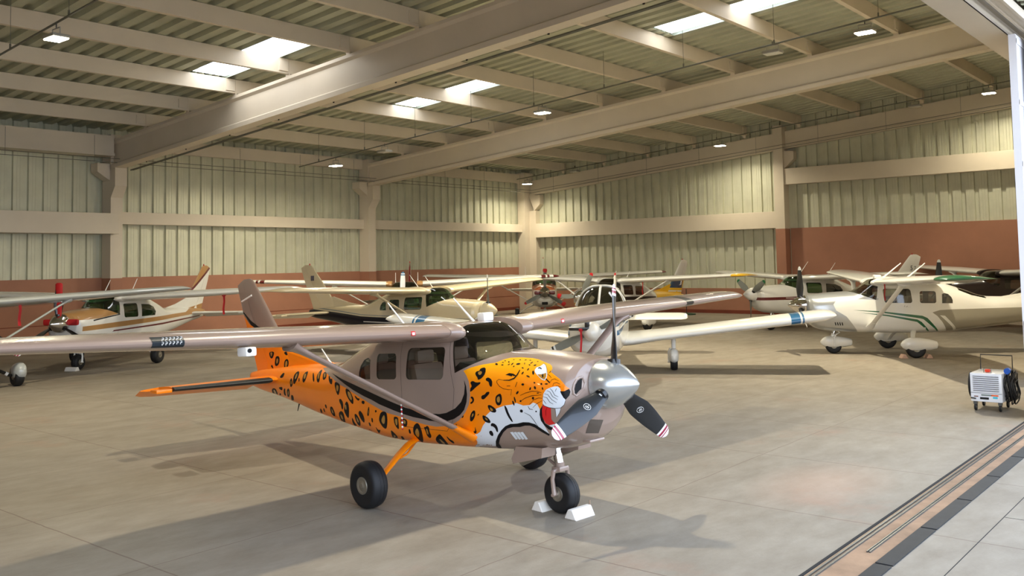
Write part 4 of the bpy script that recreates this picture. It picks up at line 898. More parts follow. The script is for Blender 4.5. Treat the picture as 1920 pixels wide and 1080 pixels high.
hero, hbase = aircraft('high_wing_airplane', 'taupe high-wing airplane painted with an orange leopard, nearest in the hangar', 'airplane', HEROLOC, HEROPSI, HEROPIT, 1.0, heroL)
# black boot stripes on the stabiliser leading edge
for sg in (1, -1):
    bm = bmesh.new(); surf(bm, [((-3.605, .30*sg, 1.25), 1.12, .096, 0, (0, 0, 1), 0), ((-3.955, 1.60*sg, 1.255), .80, .096, 0, (0, 0, 1), 0)], c0=0, c1=.10, n=8)
    link('deicing_boot', bm, mat('black_rubber_boot', (30, 32, 32), rough=.5), hero)
# inlet rims, intake lip, cowl flaps, exhaust
for sg in (1, -1):
    bm = bmesh.new(); mp_ = pxmap(hbase); ring = [C6(p) for p in [(928, 365), (960, 420), (940, 480), (900, 520), (865, 550), (838, 530), (835, 480), (845, 435), (870, 390), (900, 368)]]
    pts = []
    for p_ in ring:
        r_ = mp_(*p_)
        if r_: pts.append(Vector((r_[0].x, r_[0].y*(-sg), r_[0].z))+Vector((0, 0, 0)))
    if len(pts) > 3: tube(bm, pts+[pts[0]], .014, n=8)
    link('cowl_inlet_rim', bm, taupe, hero)
    bm = bmesh.new(); prism(bm, [(1.42, .60), (1.80, .60), (1.78, .50), (1.36, .42), (1.34, .47)], sg*.18, sg*.38, 'XZ'); link('cowl_flap', bm, taupe, hero, smooth=False)
    bm = bmesh.new(); tube(bm, [(1.62, sg*.28, .52), (1.48, sg*.28, .47), (1.40, sg*.29, .44)], .055, n=14, cap=False); tube(bm, [(1.62, sg*.28, .52), (1.45, sg*.285, .46)], .045, n=12, mi=1); link('exhaust_pipe', bm, [hubm, darkrec], hero)
bm = bmesh.new(); box(bm, (2.36, -.22, .69), (.10, .22, .025), Matrix.Identity(3), 0, .01); link('intake_lip', bm, taupe, hero)
# stickers on the wing leading edge
def wingpanel(root, y0, y1, m, name, wrap=(.0, .10), sg=-1, off=.003, dh=.038):
    bm = bmesh.new(); rows = []
    for y in (y0, (y0+y1)/2, y1):
        f_ = max(0, (y-2.55)/2.6); ch = 1.63-.51*min(1, f_); le = .80-.05*min(1, f_); t = .125-.01*min(1, f_); row = []
        for c in [wrap[1]*k/8 for k in range(8, -1, -1)]+[-wrap[1]*k/8 for k in range(1, 6)]:
            ac = abs(c); yt = 5*t*(.2969*math.sqrt(ac)-.126*ac-.3516*ac*ac+.2843*ac**3); yc = 4*.022*ac*(1-ac); z = (yc+yt if c >= 0 else yc-yt)*ch
            row.append(bm.verts.new((le-ac*ch+(off if ac < .01 else 0), y*sg, 1.79+dh*y+z+(off if c >= 0 else -off))))
        rows.append(row)
    for a, b in zip(rows, rows[1:]):
        for k in range(len(a)-1): bm.faces.new((a[k], a[k+1], b[k+1], b[k]))
    bmesh.ops.recalc_face_normals(bm, faces=bm.faces); return link(name, bm, m, root)
for sg in (-1, 1): wingpanel(hero, 1.125, 1.18, redp, 'red_decal', (.0, .006), sg)
for sg in (-1, 1): wingpanel(hero, 1.135, 1.17, whitep, 'decal_lettering', (.0, .0012), sg, off=.0045)
wingpanel(hero, 3.62, 3.90, mat('black_placard', (24, 34, 42), rough=.4), 'black_placard', (.0, .045), -1)
plac = whitem
bm = bmesh.new()
for r_ in range(2):
    for k in range(6):
        y = -(3.66+.032*k); z = 1.79+.038*3.75+.015+.028*(r_-.5)*1.3; x = .797
        box(bm, (x, y, z), (.004, .016, .004)); box(bm, (x, y+.007, z+.008), (.004, .003, .014)); box(bm, (x, y-.006, z-.008), (.004, .003, .012)); box(bm, (x, y, z+.014), (.004, .014, .003))
link('placard_lettering', bm, plac, hero, smooth=False)
# under-wing white light housing
bm = bmesh.new(); box(bm, (0, 0, 0), (.17, .11, .085), None, 0, .02); o = link('underwing_lamp', bm, whitem, hero); o.location = (.74, -3.02, 1.80)
bm = bmesh.new(); lathe(bm, [(0, .001), (0, .02), (.008, .02)], (0, 0, 0), 'X', 14); ol = link('lens', bm, darkrec, o); ol.location = (.085, -.02, .01)
# roof antennas, temperature box, spine antennas
antenna(hero, (.25, .2, 1.90), (-.10, .2, 2.20), .014); antenna(hero, (-.27, -.42, 1.90), (-.60, -.42, 2.20), .013); antenna(hero, (-2.45, -.05, 1.44), (-2.68, -.05, 1.66), .012)
bm = bmesh.new(); box(bm, (.43, .22, 1.955), (.12, .16, .10), None, 0, .02); link('roof_antenna_box', bm, whitem, hero)
antenna(hero, (-3.25, -.1, .9), (-3.3, -.1, .80), .008, darkrec)
# fin rod light, strut tie-down chain tag
bm = bmesh.new(); tube(bm, [(-4.62, -.03, 2.52), (-4.88, -.06, 2.44)], .014); link('fin_lightning_rod', bm, whitem, hero)
bm = bmesh.new()
for k in range(12): tube(bm, [(-.02+.003*(k % 2), -1.39, 1.10-.022*k), (-.01, -1.39, 1.088-.022*k)], .008, mi=k % 2)
ch_ = link('striped_tie_cord', bm, [whitem, redm], hero); ch_.location = (.72, .10, .02)
# windscreen centre details: compass strip and sun-visor
for k in (1, 2):
    a_ = .129+2*PI*k/3; q = .47; pa_ = -math.radians(50*(1-q)**1.2+22)
    Mb = Matrix.Translation((2.49, 0, 1.207)) @ Matrix.Rotation(-a_, 4, 'X') @ Matrix.Rotation(0, 4, 'X')
    bm = bmesh.new(); tang = Vector((math.sin(pa_), math.cos(pa_), 0)); nrm = Vector((math.cos(pa_), -math.sin(pa_), 0))
    def P3(u, v, o=.019): return tang*u+Vector((0, 0, q+v))+nrm*o
    R0_ = .036; ring = [P3(R0_*math.cos(t), R0_*math.sin(t)) for t in [2*PI*j/24 for j in range(25)]]; tube(bm, ring, .0022, n=5, cap=False)
    for aa, bb in (((-.02, 0), (.02, 0)), ((0, -.026), (0, .026)), ((-.014, -.016), (-.014, .016)), ((.014, .004), (.014, .02))): tube(bm, [P3(*aa), P3(*bb)], .0022, n=5)
    bmesh.ops.transform(bm, matrix=Mb, verts=bm.verts); link('blade_emblem', bm, whitem, hero)
    bm = bmesh.new(); vs = [bm.verts.new(P3(u, v, .03)) for u, v in ((-.016, -.245), (.016, -.245), (.016, -.21), (-.016, -.21))]; bm.faces.new(vs); bmesh.ops.transform(bm, matrix=Mb, verts=bm.verts); link('blade_sticker', bm, whitem, hero, smooth=False)
# chocks
def chock(name, label, loc, rz, l=.28, m=None, group=None, tilt=0):
    bm = bmesh.new(); prism(bm, [(-.085, 0), (.085, 0), (.03, .10), (-.03, .10)], -l/2, l/2, 'XZ'); bmesh.ops.bevel(bm, geom=bm.edges[:], offset=.008, segments=1, affect='EDGES')
    o = link(name, bm, m or mat('white_chock_paint', (226, 220, 210), rough=.6, var=.1), smooth=False); o.location = loc; o.rotation_euler = (0, 0, rz); tag(o, label, 'chock', group); return o
nw = HM @ Vector((1.67, 0, 0)); ndir = Vector((math.cos(math.radians(HEROPSI)), math.sin(math.radians(HEROPSI)), 0))
chock('wheel_chock', 'white wooden chock in front of the leopard airplane nose wheel', (nw.x+ndir.x*.235, nw.y+ndir.y*.235, 0), math.radians(HEROPSI), .30, group=None)
chock('wheel_chock', 'white wooden chock behind the leopard airplane nose wheel', (nw.x-ndir.x*.235, nw.y-ndir.y*.235, 0), math.radians(HEROPSI), .30)
bm = bmesh.new(); a0 = nw+ndir*.235
tube(bm, [(a0.x+.14, a0.y+.01, .05), (a0.x+.20, a0.y+.03, .035), (a0.x+.25, a0.y+.05, .05), (a0.x+.28, a0.y+.07, .10)], .008); o = link('chock_rope', bm, mat('frayed_rope', (150, 124, 100), rough=.9)); tag(o, 'short frayed rope on the front white chock', 'rope')
# ------------------------------------------------------------------ the other aircraft
def rad(d): return math.radians(d)
wht = gloss('white_aircraft_paint', (226, 224, 216)); cream = gloss('cream_aircraft_paint', (214, 198, 162)); silver = mat('silver_aircraft_paint', (176, 178, 178), rough=.28, metal=.55, coat=.6, var=.02)
tanp = gloss('tan_stripe_paint', (172, 128, 76)); maroon = gloss('maroon_stripe_paint', (98, 22, 26)); navy = gloss('navy_paint', (10, 14, 30), coat=.3, spec=.3); greyl = gloss('grey_stripe_paint', (128, 132, 130)); greenp = gloss('green_stripe_paint', (0, 92, 50)); yellowp = gloss('yellow_paint', (232, 180, 24)); bluep = gloss('blue_stripe_paint', (28, 96, 140)); steelb = gloss('steel_blue_cowl_paint', (24, 66, 98)); orp = gloss('burnt_orange_cowl_paint', (196, 104, 48)); darkb = gloss('dark_brown_paint', (46, 34, 32)); greyp = gloss('grey_aircraft_paint', (170, 172, 168)); greyrear = gloss('warm_grey_panel_paint', (142, 136, 120))
gg = glass('green_tinted_glass', (.28, .62, .36), refl=1.5); gd = glass('smoked_glass', (.42, .40, .34), refl=1.5); gc = glass('grey_tinted_glass', (.55, .55, .48))
pgrey = mat('propeller_grey', (112, 114, 108), rough=.4); silvert = mat('propeller_tip_pale', (206, 208, 206), rough=.4)
TIP0 = ((.9, 1.01, 1),)
def seatset(n=2): return ((.2, .26), (.2, -.26), (-.72, .26), (-.72, -.26))[:n*2]
# B : white and tan, far left
def dB(bm, base, nm, root):
    nm.append(darkrec)
    decal_text(bm, base, 'TURBO', .09, .9, .9, len(nm)-1, side=1, step=.2)
B, Bb = aircraft('high_wing_airplane', 'white airplane with tan cowl and red propeller cover by the left wall', 'airplane', (12.95, 25.2, 0), 209, .02, 1.0, dict(paint=wht, glass=gg, strut=False, wins='210', seats=seatset(2), seatmat=seatg, spinner=chrome, bladeang=0.0, blademats=[blk, redm, silvert], tipb=TIP0, dorsal=True,
  regions=[(tanp, [(2.5, 1.28), (1.6, 1.30), (.72, 1.40), (.70, 1.42), (1.22, 1.56), (1.3, 1.62), (2.5, 1.62)]), (blk, [(1.8, 1.24), (.70, 1.365), (.70, 1.395), (1.8, 1.275)]), (tanp, [(2.2, 1.0), (.5, 1.05), (-3.3, 1.20), (-5, 1.30), (-5, 1.44), (-3.6, 1.40), (-3.2, 1.30), (.5, 1.19), (2.2, 1.12)]), (maroon, [(1.0, .93), (-1.5, 1.0), (-4.3, 1.13), (-4.3, 1.17), (-1.5, 1.05), (1.0, .965)])],
  finmats=[wht, tanp, maroon], finregs=[(1, [(-5.2, 2.80), (-3.95, 2.02), (-3.75, 2.3), (-4.4, 2.95), (-5.0, 2.95)]), (2, [(-5.25, 2.76), (-3.9, 1.93), (-3.85, 1.98), (-5.2, 2.83)]), (1, [(-5.2, 1.2), (-5.2, 1.62), (-4.3, 1.50), (-3.3, 1.37), (-3.3, 1.2)])], decals=dB))
# propeller cover and cowl plugs on B
def localpt(root, p): return root.matrix_world @ Vector(p)
def cover(root, ang, r0_, r1_, name, label, w=.13, hx=2.49, hz=1.207, m=None):
    bm = bmesh.new(); tube(bm, [(0, 0, r0_), (0, 0, (r0_+r1_)/2), (0, 0, r1_-.03), (0, 0, r1_)], [w*.5, w*.62, w*.6, w*.35], n=14, flat=.42, upv=(1, 0, 0))
    bmesh.ops.rotate(bm, cent=(0, 0, 0), matrix=Matrix.Rotation(PI/2, 3, 'Z'), verts=bm.verts)
    bmesh.ops.rotate(bm, cent=(0, 0, 0), matrix=Matrix.Rotation(-ang, 3, 'X'), verts=bm.verts); bmesh.ops.translate(bm, vec=(hx, 0, hz), verts=bm.verts)
    bmesh.ops.transform(bm, matrix=root.matrix_world, verts=bm.verts)
    o = link(name, bm, m or redm); tag(o, label, 'propeller cover'); return o
bpy.context.view_layer.update()
cover(B, 0, .16, 1.04, 'propeller_cover', 'red fabric cover on the upright blade of the tan-cowled airplane', w=.17)
def plug(root, y, z, label, x=2.38, s=(.12, .30, .16), m=None):
    bm = bmesh.new(); box(bm, (x, y, z), s, None, 0, .05); bmesh.ops.transform(bm, matrix=root.matrix_world, verts=bm.verts); o = link('cowl_plug', bm, m or redm); tag(o, label, 'cowl plug'); return o
plug(B, .34, 1.24, 'red cowl plug right of the spinner on the tan-cowled airplane'); plug(B, -.34, 1.24, 'red cowl plug left of the spinner on the tan-cowled airplane')
antenna(B, (-.3, .2, 1.9), (-.62, .2, 2.35)); antenna(B, (.3, -.25, 1.9), (-.02, -.25, 2.32))
# C : grey tail-dragger, mostly outside left
C, _ = aircraft('tailwheel_airplane', 'pale grey airplane at the left edge with black and white gear leg', 'airplane', (7.55, 22.4, 0), 266.4, rad(6.7), 1.02, dict(legk=1.7, yw=1.55, paint=greyp, glass=gd, seats=(), blademats=[blk, blade_tip, blade_red], legmat=mat('black_gear_leg', (20, 20, 22), rough=.3), tailwheel=True, wins='172'))
for sg in (1, -1):
    bm = bmesh.new()
    for t0 in ((-.03, 1.10, .41), (.0, 1.30, .31)): tube(bm, [t0, (t0[0]+.005, t0[1]+.05, t0[2]-.035)], .068, n=12, flat=.6, upv=(1, 0, 0))
    for v in bm.verts: v.co.y *= sg
    bmesh.ops.recalc_face_normals(bm, faces=bm.faces); link('gear_leg_band', bm, whitem, C)
    pant(C, (-.0, 1.57*sg, .31), .58, .42, .28, greyp)
bm = bmesh.new(); tube(bm, [(-4.3, 0, 1.1), (-4.75, 0, .92), (-4.85, 0, .74)], .02); link('tailwheel_spring', bm, steel, C); wheel(C, (-4.88, 0, .67), .09, .07, 'tail_wheel')
# D : cream over navy
def dD(bm, base, nm, root):
    nm.append(darkrec); decal_text(bm, base, 'STATIONAIR', .085, 1.55, .99, len(nm)-1, side=-1, step=.2)
D_, Db = aircraft('high_wing_airplane', 'cream and navy airplane with green windows in front of the left wall', 'airplane', (19.1, 19.3, 0), 273.6, rad(1.75), 1.0, dict(paint=cream, glass=gg, seats=seatset(2), seatmat=seatg, spinner=cream, bladeang=.02, blademats=[pgrey, silvert, blk], tipb=TIP0,
  regions=[(navy, [(2.6, .95), (1.4, 1.0), (-2.0, 1.13), (-3.2, 1.25), (-5, 1.40), (-5, .3), (2.6, .3)]), (greyl, [(2.6, .985), (1.4, 1.035), (-2.0, 1.165), (-3.2, 1.285), (-5, 1.44), (-5, 1.47), (-3.2, 1.315), (-2.0, 1.19), (1.4, 1.055), (2.6, 1.0)]), (wht, [(2.3, .84), (-1.9, .96), (-1.9, .985), (2.3, .865)])], finmats=[cream, navy], decals=dD))
antenna(D_, (.15, -.2, 1.9), (-.2, -.2, 2.3)); antenna(D_, (.2, .35, 1.9), (-.1, .35, 2.25))
bm = bmesh.new(); box(bm, (-4.55, 0, 2.35), (.14, .09, .16)); link('fin_badge', bm, mat('badge_grey', (90, 84, 96)), D_)
# E : white with maroon tips, nose-on behind D
E_, _ = aircraft('high_wing_airplane', 'white airplane with maroon striped wing tips behind the cream and navy one', 'airplane', (23.64, 24.72, 0), 223.9, rad(2.08), 1.023, dict(paint=gloss('dark_olive_cowl_paint', (70, 58, 38)), glass=gd, seats=seatset(1), spinner=chrome, bladeang=.03, blademats=[gloss('white_blade', (230, 230, 235)), bluep, whitem], tipb=((.88, .92, 1), (.95, 1.01, 1)),
  wingmats=[wht, maroon], tipys=[4.85, 5.0, 5.06, 5.14, 5.2, 5.28, 5.34], tipfn=lambda y, sg: 1 if (4.85 < y < 5.0 or 5.06 < y < 5.14 or y > 5.28) else 0, finmats=[maroon], fint=.15, dorsalmat=maroon, strutmat=wht, cuff=tanp))
antenna(E_, (-.1, -.35, 1.9), (-.15, -.35, 2.25)); antenna(E_, (-.1, .45, 1.9), (-.15, .45, 2.25))
# F : orange cowl, nose-on in the corner
F_, _ = aircraft('high_wing_airplane', 'white airplane with burnt orange cowl top facing out from the back corner', 'airplane', (33.99, 26.28, 0), 218.1, rad(.63), 1.014, dict(paint=wht, glass=glass('pale_green_glass', (.5, .75, .55), refl=2), seats=seatset(1), spinner=chrome, bladeang=.03, blademats=[pgrey, redm, whitem], tipb=TIP0,
  regions=[(orp, [(2.5, 1.30), (.75, 1.36), (1.22, 1.56), (1.3, 1.62), (2.5, 1.62)])], wingmats=[wht, maroon], tipys=[5.3], tipfn=lambda y, sg: 1 if y > 5.3 and sg > 0 else 0))
bpy.context.view_layer.update()
plug(F_, .30, 1.20, 'maroon cowl plug right of the spinner on the orange-cowled airplane', m=maroon); plug(F_, -.30, 1.20, 'maroon cowl plug left of the spinner on the orange-cowled airplane', m=maroon)
antenna(F_, (-.1, -.85, 1.95), (-.15, -.85, 2.35)); antenna(F_, (-.1, .95, 1.95), (-.15, .95, 2.35))
bm = bmesh.new(); box(bm, (2.3, 0, .74), (.12, .26, .12), None, 0, .03); link('lower_intake', bm, darkrec, F_)
# G : yellow and blue
def dG(bm, base, nm, root):
    nm.append(darkrec); decal_text(bm, base, 'PT-KTA', .36, -3.0, .98, len(nm)-1, side=1, step=.3)
G_, _ = aircraft('high_wing_airplane', 'white, navy and yellow airplane with a yellow wing tip by the right wall', 'airplane', (29.59, 19.33, 0), 179.1, rad(2.48), 1.0, dict(paint=wht, glass=gd, wins='172', seats=seatset(1), spinner=chrome, bladeang=-1.55, blademats=[pgrey, redm, whitem], tipb=TIP0, pants=True,
  regions=[(steelb, [(2.5, 1.22), (.72, 1.36), (1.22, 1.56), (1.3, 1.62), (2.5, 1.62)]), (blk, [(.8, 1.10), (-1.9, 1.12), (-1.9, 1.25), (-1.2, 1.25), (.8, 1.22)]), (yellowp, [(2.5, .80), (.8, .86), (-2.4, .86), (-2.4, 1.08), (-1.9, 1.10), (.8, 1.05), (2.5, .98)]), (yellowp, [(-2.0, 1.2), (-5, 1.2), (-5, 1.50), (-2.0, 1.50)])],
  finmats=[wht, steelb, yellowp], finregs=[(2, [(-3.0, 1.1), (-5.2, 1.1), (-5.2, 2.12), (-3.0, 2.12)]), (1, [(-3.55, 1.60), (-4.62, 1.60), (-4.74, 2.08), (-4.05, 2.08), (-3.85, 1.9)]), (0, [(-5.2, 1.44), (-5.2, 1.50), (-3.2, 1.50), (-3.2, 1.44)])], dorsalmat=yellowp,
  wingmats=[wht, yellowp], tipys=[5.02], tipfn=lambda y, sg: 1 if y > 5.02 and sg > 0 else 0, decals=dG))
antenna(G_, (-.1, .25, 1.92), (-.35, .25, 2.2)); antenna(G_, (.1, -.2, 1.92), (-.1, -.2, 2.2))
bm = bmesh.new(); bmesh.ops.create_circle(bm, segments=3, radius=.001); bm.clear() if hasattr(bm, 'clear') else None
for a_, b_ in (((-4.42, 1.72), (-4.55, 1.98)), ((-4.55, 1.98), (-4.50, 1.74)), ((-4.50, 1.74), (-4.34, 1.72))): tube(bm, [(a_[0], .052, a_[1]), (b_[0], .052, b_[1])], .008, n=5)
link('fin_emblem', bm, whitem, G_)
# J : white with maroon stripe
J_, _ = aircraft('high_wing_airplane', 'white airplane with maroon stripe and green windows along the right wall', 'airplane', (33.1, 13.35, 0), 148.5, rad(2.0), 1.0, dict(paint=wht, glass=gg, strut=False, wins='210', seats=(), spinner=wht, bladeang=1.05, blademats=[pgrey, greenp, whitem], tipb=TIP0,
  regions=[(maroon, [(2.5, 1.0), (.5, 1.06), (-1.5, 1.05), (-3.8, 1.1), (-3.8, 1.20), (-1.5, 1.16), (.5, 1.17), (2.5, 1.10)]), (wht, [(1.4, 1.09), (-.5, 1.10), (-.5, 1.12), (1.4, 1.11)]), (maroon, [(-1.75, 1.30), (-1.95, 1.7), (-3.4, 1.7), (-3.4, 1.42), (-2.4, 1.30)])], finmats=[wht, maroon, blk], dorsalmat=maroon))
antenna(J_, (.45, 0, 1.92), (.05, .0, 2.42)); antenna(J_, (-.75, 0, 1.88), (-1.15, 0, 2.4))
for polys, o2 in ((textpolys('5', .26), 0), (textpolys('7', .20), 1)):
    bm = bmesh.new()
    for poly in polys:
        vs = [bm.verts.new((-4.62-px_-o2*.16, .055, 2.25+py_)) for px_, py_ in poly]; 
        try: bm.faces.new(vs)
        except Exception: pass
    link('fin_number', bm, blk, J_, smooth=False)
# K : white, silver and green
def dK(bm, base, nm, root):
    nm.extend([greenp, darkrec]); g = len(nm)-2
    for sd in (1, -1):
        mp_ = sidemap(base, sd)
        for poly in ([(1.3, 1.115), (.63, 1.09), (-.38, .985), (-.50, .93), (-.80, .60), (-.76, .60), (-.40, .90), (-.32, .92), (.63, 1.06)], [(1.1, 1.05), (.45, 1.0), (-.26, .89), (-.36, .83), (-.57, .60), (-.53, .60), (-.25, .83), (.45, .965)]):
            paintdecal(bm, None, poly, mp_, g, step=.08, off=.003, mirror=False)
        for k in range(4):
            x0 = 1.52+.055*k; paintdecal(bm, None, [(x0, .72), (x0+.025, .72), (x0+.05, .80), (x0+.025, .80)], mp_, g+1, step=.05, off=.003, mirror=False)
    decal_text(bm, base, 'Turbo', .07, -.02, 1.22, g+1, side=1, step=.2, shear=.3)
K_, Kb = aircraft('high_wing_airplane', 'white and silver airplane with green swoosh and green wing tip at the right', 'airplane', (25.68, 7.88, 0), 122.4, rad(1.1), 1.04, dict(paint=wht, glass=gc, seats=seatset(2), seatmat=seatg, pants=True, spinner=chrome, bladeang=.0, blademats=[blk, silvert, blk], tipb=TIP0,
  regions=[(silver, [(2.6, .3), (1.0, .3), (1.14, .55), (1.45, .95), (1.70, 1.10), (1.76, 1.25), (1.68, 1.36), (1.4, 1.40), (.68, 1.37), (.66, 1.41), (1.0, 1.5), (1.22, 1.56), (1.3, 1.65), (2.6, 1.65)]), (greyrear, [(-.62, 1.07), (-.80, 1.13), (-1.1, 1.15), (-5, 1.27), (-5, .3), (-1.12, .3), (-1.03, .55), (-.86, .83), (-.74, .98)]), (wht, [(-.80, 1.0), (-.92, .99), (-1.18, .72), (-1.32, .52), (-1.26, .52), (-1.10, .72)])],
  wingmats=[wht, greenp], tipys=[5.12], tipfn=lambda y, sg: 1 if y > 5.12 and sg > 0 else 0, decals=dK))
bpy.context.view_layer.update()
antenna(K_, (.35, -.2, 1.92), (-.10, -.2, 2.3), .018); antenna(K_, (-.25, -.2, 1.92), (-.70, -.2, 2.3), .018); antenna(K_, (-2.9, 0, 1.44), (-3.25, 0, 1.75), .018)
bm = bmesh.new(); box(bm, (.62, .25, 1.95), (.16, .2, .1), None, 0, .02); link('roof_antenna_box', bm, whitem, K_)
bm = bmesh.new(); box(bm, (1.0, .12, 1.6), (.02, .5, .34), Matrix.Rotation(rad(-35), 3, 'Y')); o = link('sun_shade', bm, maroon, None, smooth=False); bpy.data.objects.remove(o)
# H : low-wing white and blue
H_, _ = aircraft('low_wing_airplane', 'white low-wing airplane with blue bands and red ribbon on its nose', 'airplane', (18.48, 12.53, 0), 209.4, rad(-.6), 1.03, dict(kind='low', paint=wht, glass=gd, seats=seatset(1), spinner=wht, round=True, blades=2, bladeang=1.15, bladeR=.95, blademats=[pgrey, silvert, blk], tipb=((.86, .90, 1), (.90, .94, 2), (.94, 1.01, 1)),
  regions=[(bluep, [(2.5, 1.12), (1.3, 1.22), (.2, 1.16), (.2, 1.12), (1.3, 1.15), (2.5, 1.02)]), (bluep, [(2.5, 1.28), (1.6, 1.26), (1.6, 1.24), (2.5, 1.2)])], wingmats=[wht, bluep], tipys=[4.16, 4.36, 4.40, 4.44], tipfn=lambda y, sg: 1 if (4.16 < y < 4.36 or 4.40 < y < 4.44) else 0, finmats=[wht, redm], finregs=[(1, [(-5.2, 2.07), (-3.9, 2.07), (-3.9, 2.3), (-5.2, 2.3)])], stabm=[wht]))
bpy.context.view_layer.update()
for sg in (1, -1):
    bm = bmesh.new(); lathe(bm, [(0, .001), (.005, .05), (.02, .055), (.03, .045), (.015, .03)], (0, 0, 0), 'X', 18); o = link('landing_lamp', bm, chrome, H_); o.location = (2.52, sg*.26, .88)
hn = localpt(H_, (2.72, -.08, 1.13)); 
bm = bmesh.new(); box(bm, (0, 0, 0), (.16, .42, .07), None, 0, .02); box(bm, (0, .16, .09), (.1, .1, .14), None, 0, .02); o = link('propeller_lock', bm, blk); o.matrix_world = H_.matrix_world @ Matrix.Translation((2.90, -.24, 1.2)); tag(o, 'black clamp lock on the white low-wing airplane propeller', 'propeller lock')
p = localpt(H_, (2.98, -.20, 1.16)); ribbon('warning_ribbon', 'red ribbon hanging from the low-wing airplane propeller', p, .62, w=.08)
# L : dark airplane behind K
L_, _ = aircraft('high_wing_airplane', 'dark brown and grey airplane behind the green-tipped one, partly hidden by the door', 'airplane', (35.89, 7.29, 0), 133.6, rad(2.8), 1.042, dict(paint=darkb, glass=gd, seats=(), spinner=blk, bladeang=.0, blademats=[blk, silvert, blk], tipb=TIP0, wingmats=[wht], strutmat=wht,
  regions=[(greyl, [(.3, .55), (-.6, .95), (-1.6, 1.10), (-3.5, 1.2), (-3.5, 1.1), (-1.6, 1.0), (-.6, .84), (.0, .55)]), (greyp, [(-.2, .4), (-.8, .72), (-1.8, .90), (-3.5, 1.06), (-4.4, .4)])]))
antenna(L_, (-.3, 0, 1.92), (-.75, 0, 2.4))
bpy.context.view_layer.update()
# ribbons
for nm_, P3, l in (('red ribbon under the left wing of the pale grey airplane', localpt(C, (.45, 1.5, 1.80)), .5), ('red ribbon hanging below the tan-striped airplane wing near the leopard tail', localpt(B, (.5, 3.5, 1.84)), .5), ('red ribbon below the yellow-tipped airplane wing', localpt(G_, (.6, 1.42, 1.80)), .5), ('broad red ribbon beside the green-striped airplane window', localpt(K_, (.72, 1.35, 1.80)), .42)):
    ribbon('warning_ribbon', nm_, P3, l, w=.07 if 'broad' not in nm_ else .11)
cover(F_, .03, .86, 1.03, 'propeller_tip_cover', 'red tip cover on the upright blade in the back corner', w=.15); cover(F_, .03+2.094, .86, 1.03, 'propeller_tip_cover', 'red tip cover on the lower right blade in the back corner', w=.15)
cover(G_, -1.55, .86, 1.03, 'propeller_tip_cover', 'red tip cover on the navy-cowled airplane blade', w=.15)
# chocks of the others
q = localpt(B, (1.67, 0, 0)); dB_ = Vector((math.cos(rad(209)), math.sin(rad(209)), 0))
chock('wheel_chock', 'white chock at the nose wheel of the tan-cowled airplane', (q.x+dB_.x*.24, q.y+dB_.y*.24, 0), rad(209), .34)
q = localpt(K_, (0, 1.25, 0)); dK_ = Vector((math.cos(rad(122.4)), math.sin(rad(122.4)), 0))
wood = mat('pinkish_wood', (196, 160, 138), rough=.8)
chock('wheel_chock', 'small wooden chock ahead of the silver airplane near main wheel', (q.x+dK_.x*.3, q.y+dK_.y*.3, 0), rad(122), .26, wood); chock('wheel_chock', 'small wooden chock behind the silver airplane near main wheel', (q.x-dK_.x*.3, q.y-dK_.y*.3, 0), rad(122), .26, wood)
# ------------------------------------------------------------------ ground power cart
cart = empty('ground_power_cart', (17.1, 3.84, 0)); cart.scale = (.78,)*3; tag(cart, 'white louvred power cart with coiled black cables beside the hangar door', 'power cart')
cw = gloss('white_cart_paint', (232, 234, 238), rough=.4); bm = bmesh.new(); boxb(bm, (-.30, -.31, .20), (.62, .31, .80), 0, .02)
link('body', bm, cw, cart)
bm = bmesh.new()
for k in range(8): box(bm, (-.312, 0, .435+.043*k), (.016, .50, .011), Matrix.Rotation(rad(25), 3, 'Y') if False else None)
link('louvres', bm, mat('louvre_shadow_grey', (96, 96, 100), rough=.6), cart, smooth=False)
bm = bmesh.new(); box(bm, (-.302, 0, .385), (.008, .60, .006)); link('panel_seam', bm, darkrec, cart, smooth=False)
def lbl(y, z, w, h_, m): 
    bm = bmesh.new(); box(bm, (-.303, y, z), (.006, w, h_)); link('label_plate', bm, m, cart, smooth=False)
lbl(.00, .345, .20, .03, mat('grey_label', (120, 130, 124))); lbl(-.16, .345, .14, .03, mat('orange_label', (232, 96, 40))); lbl(-.17, .30, .09, .04, mat('cyan_label', (70, 190, 210))); lbl(.04, .275, .17, .045, darkrec); lbl(.2, .31, .08, .02, mat('brown_label', (120, 70, 50)))
bm = bmesh.new(); tube(bm, [(-.32, .30, .275), (-.33, .2, .265)], .016); link('tow_hook', bm, blk, cart)
bm = bmesh.new(); tube(bm, [(.5, .27, .78), (.52, .27, 1.12), (.52, -.36, 1.12), (.5, -.36, .78)], .013); link('push_handle', bm, blk, cart)
bm = bmesh.new(); box(bm, (-.08, .0, .84), (.10, .10, .06), None, 0, .015); tube(bm, [(-.12, -.07, .80), (-.12, -.07, .89), (-.12, .07, .89), (-.12, .07, .80)], .006, mi=1); link('red_switch', bm, [mat('red_switch_plastic', (222, 60, 24), rough=.35), blk], cart)
for x in (-.2, .5):
    for y in (-.24, .24):
        bm = bmesh.new(); box(bm, (x, y, .17), (.09, .07, .07)); link('castor_bracket', bm, steel, cart, smooth=False); o = wheel(cart, (x, y, .075), .075, .045, 'castor_wheel')
random.seed(3)
bm = bmesh.new()
for k in range(15):
    cx_, cz_, r1, r2 = .05+random.uniform(-.05, .05), .50+random.uniform(-.05, .05), random.uniform(.16, .28), random.uniform(.2, .33); y = -.335-.018*k*.7+random.uniform(-.015, .015); ph = random.uniform(-.3, .3)
    tube(bm, [(cx_+r1*math.cos(t), y+.02*math.sin(3*t+ph), cz_+r2*math.sin(t)) for t in [2*PI*j/26 for j in range(27)]], .014, n=6, cap=False)
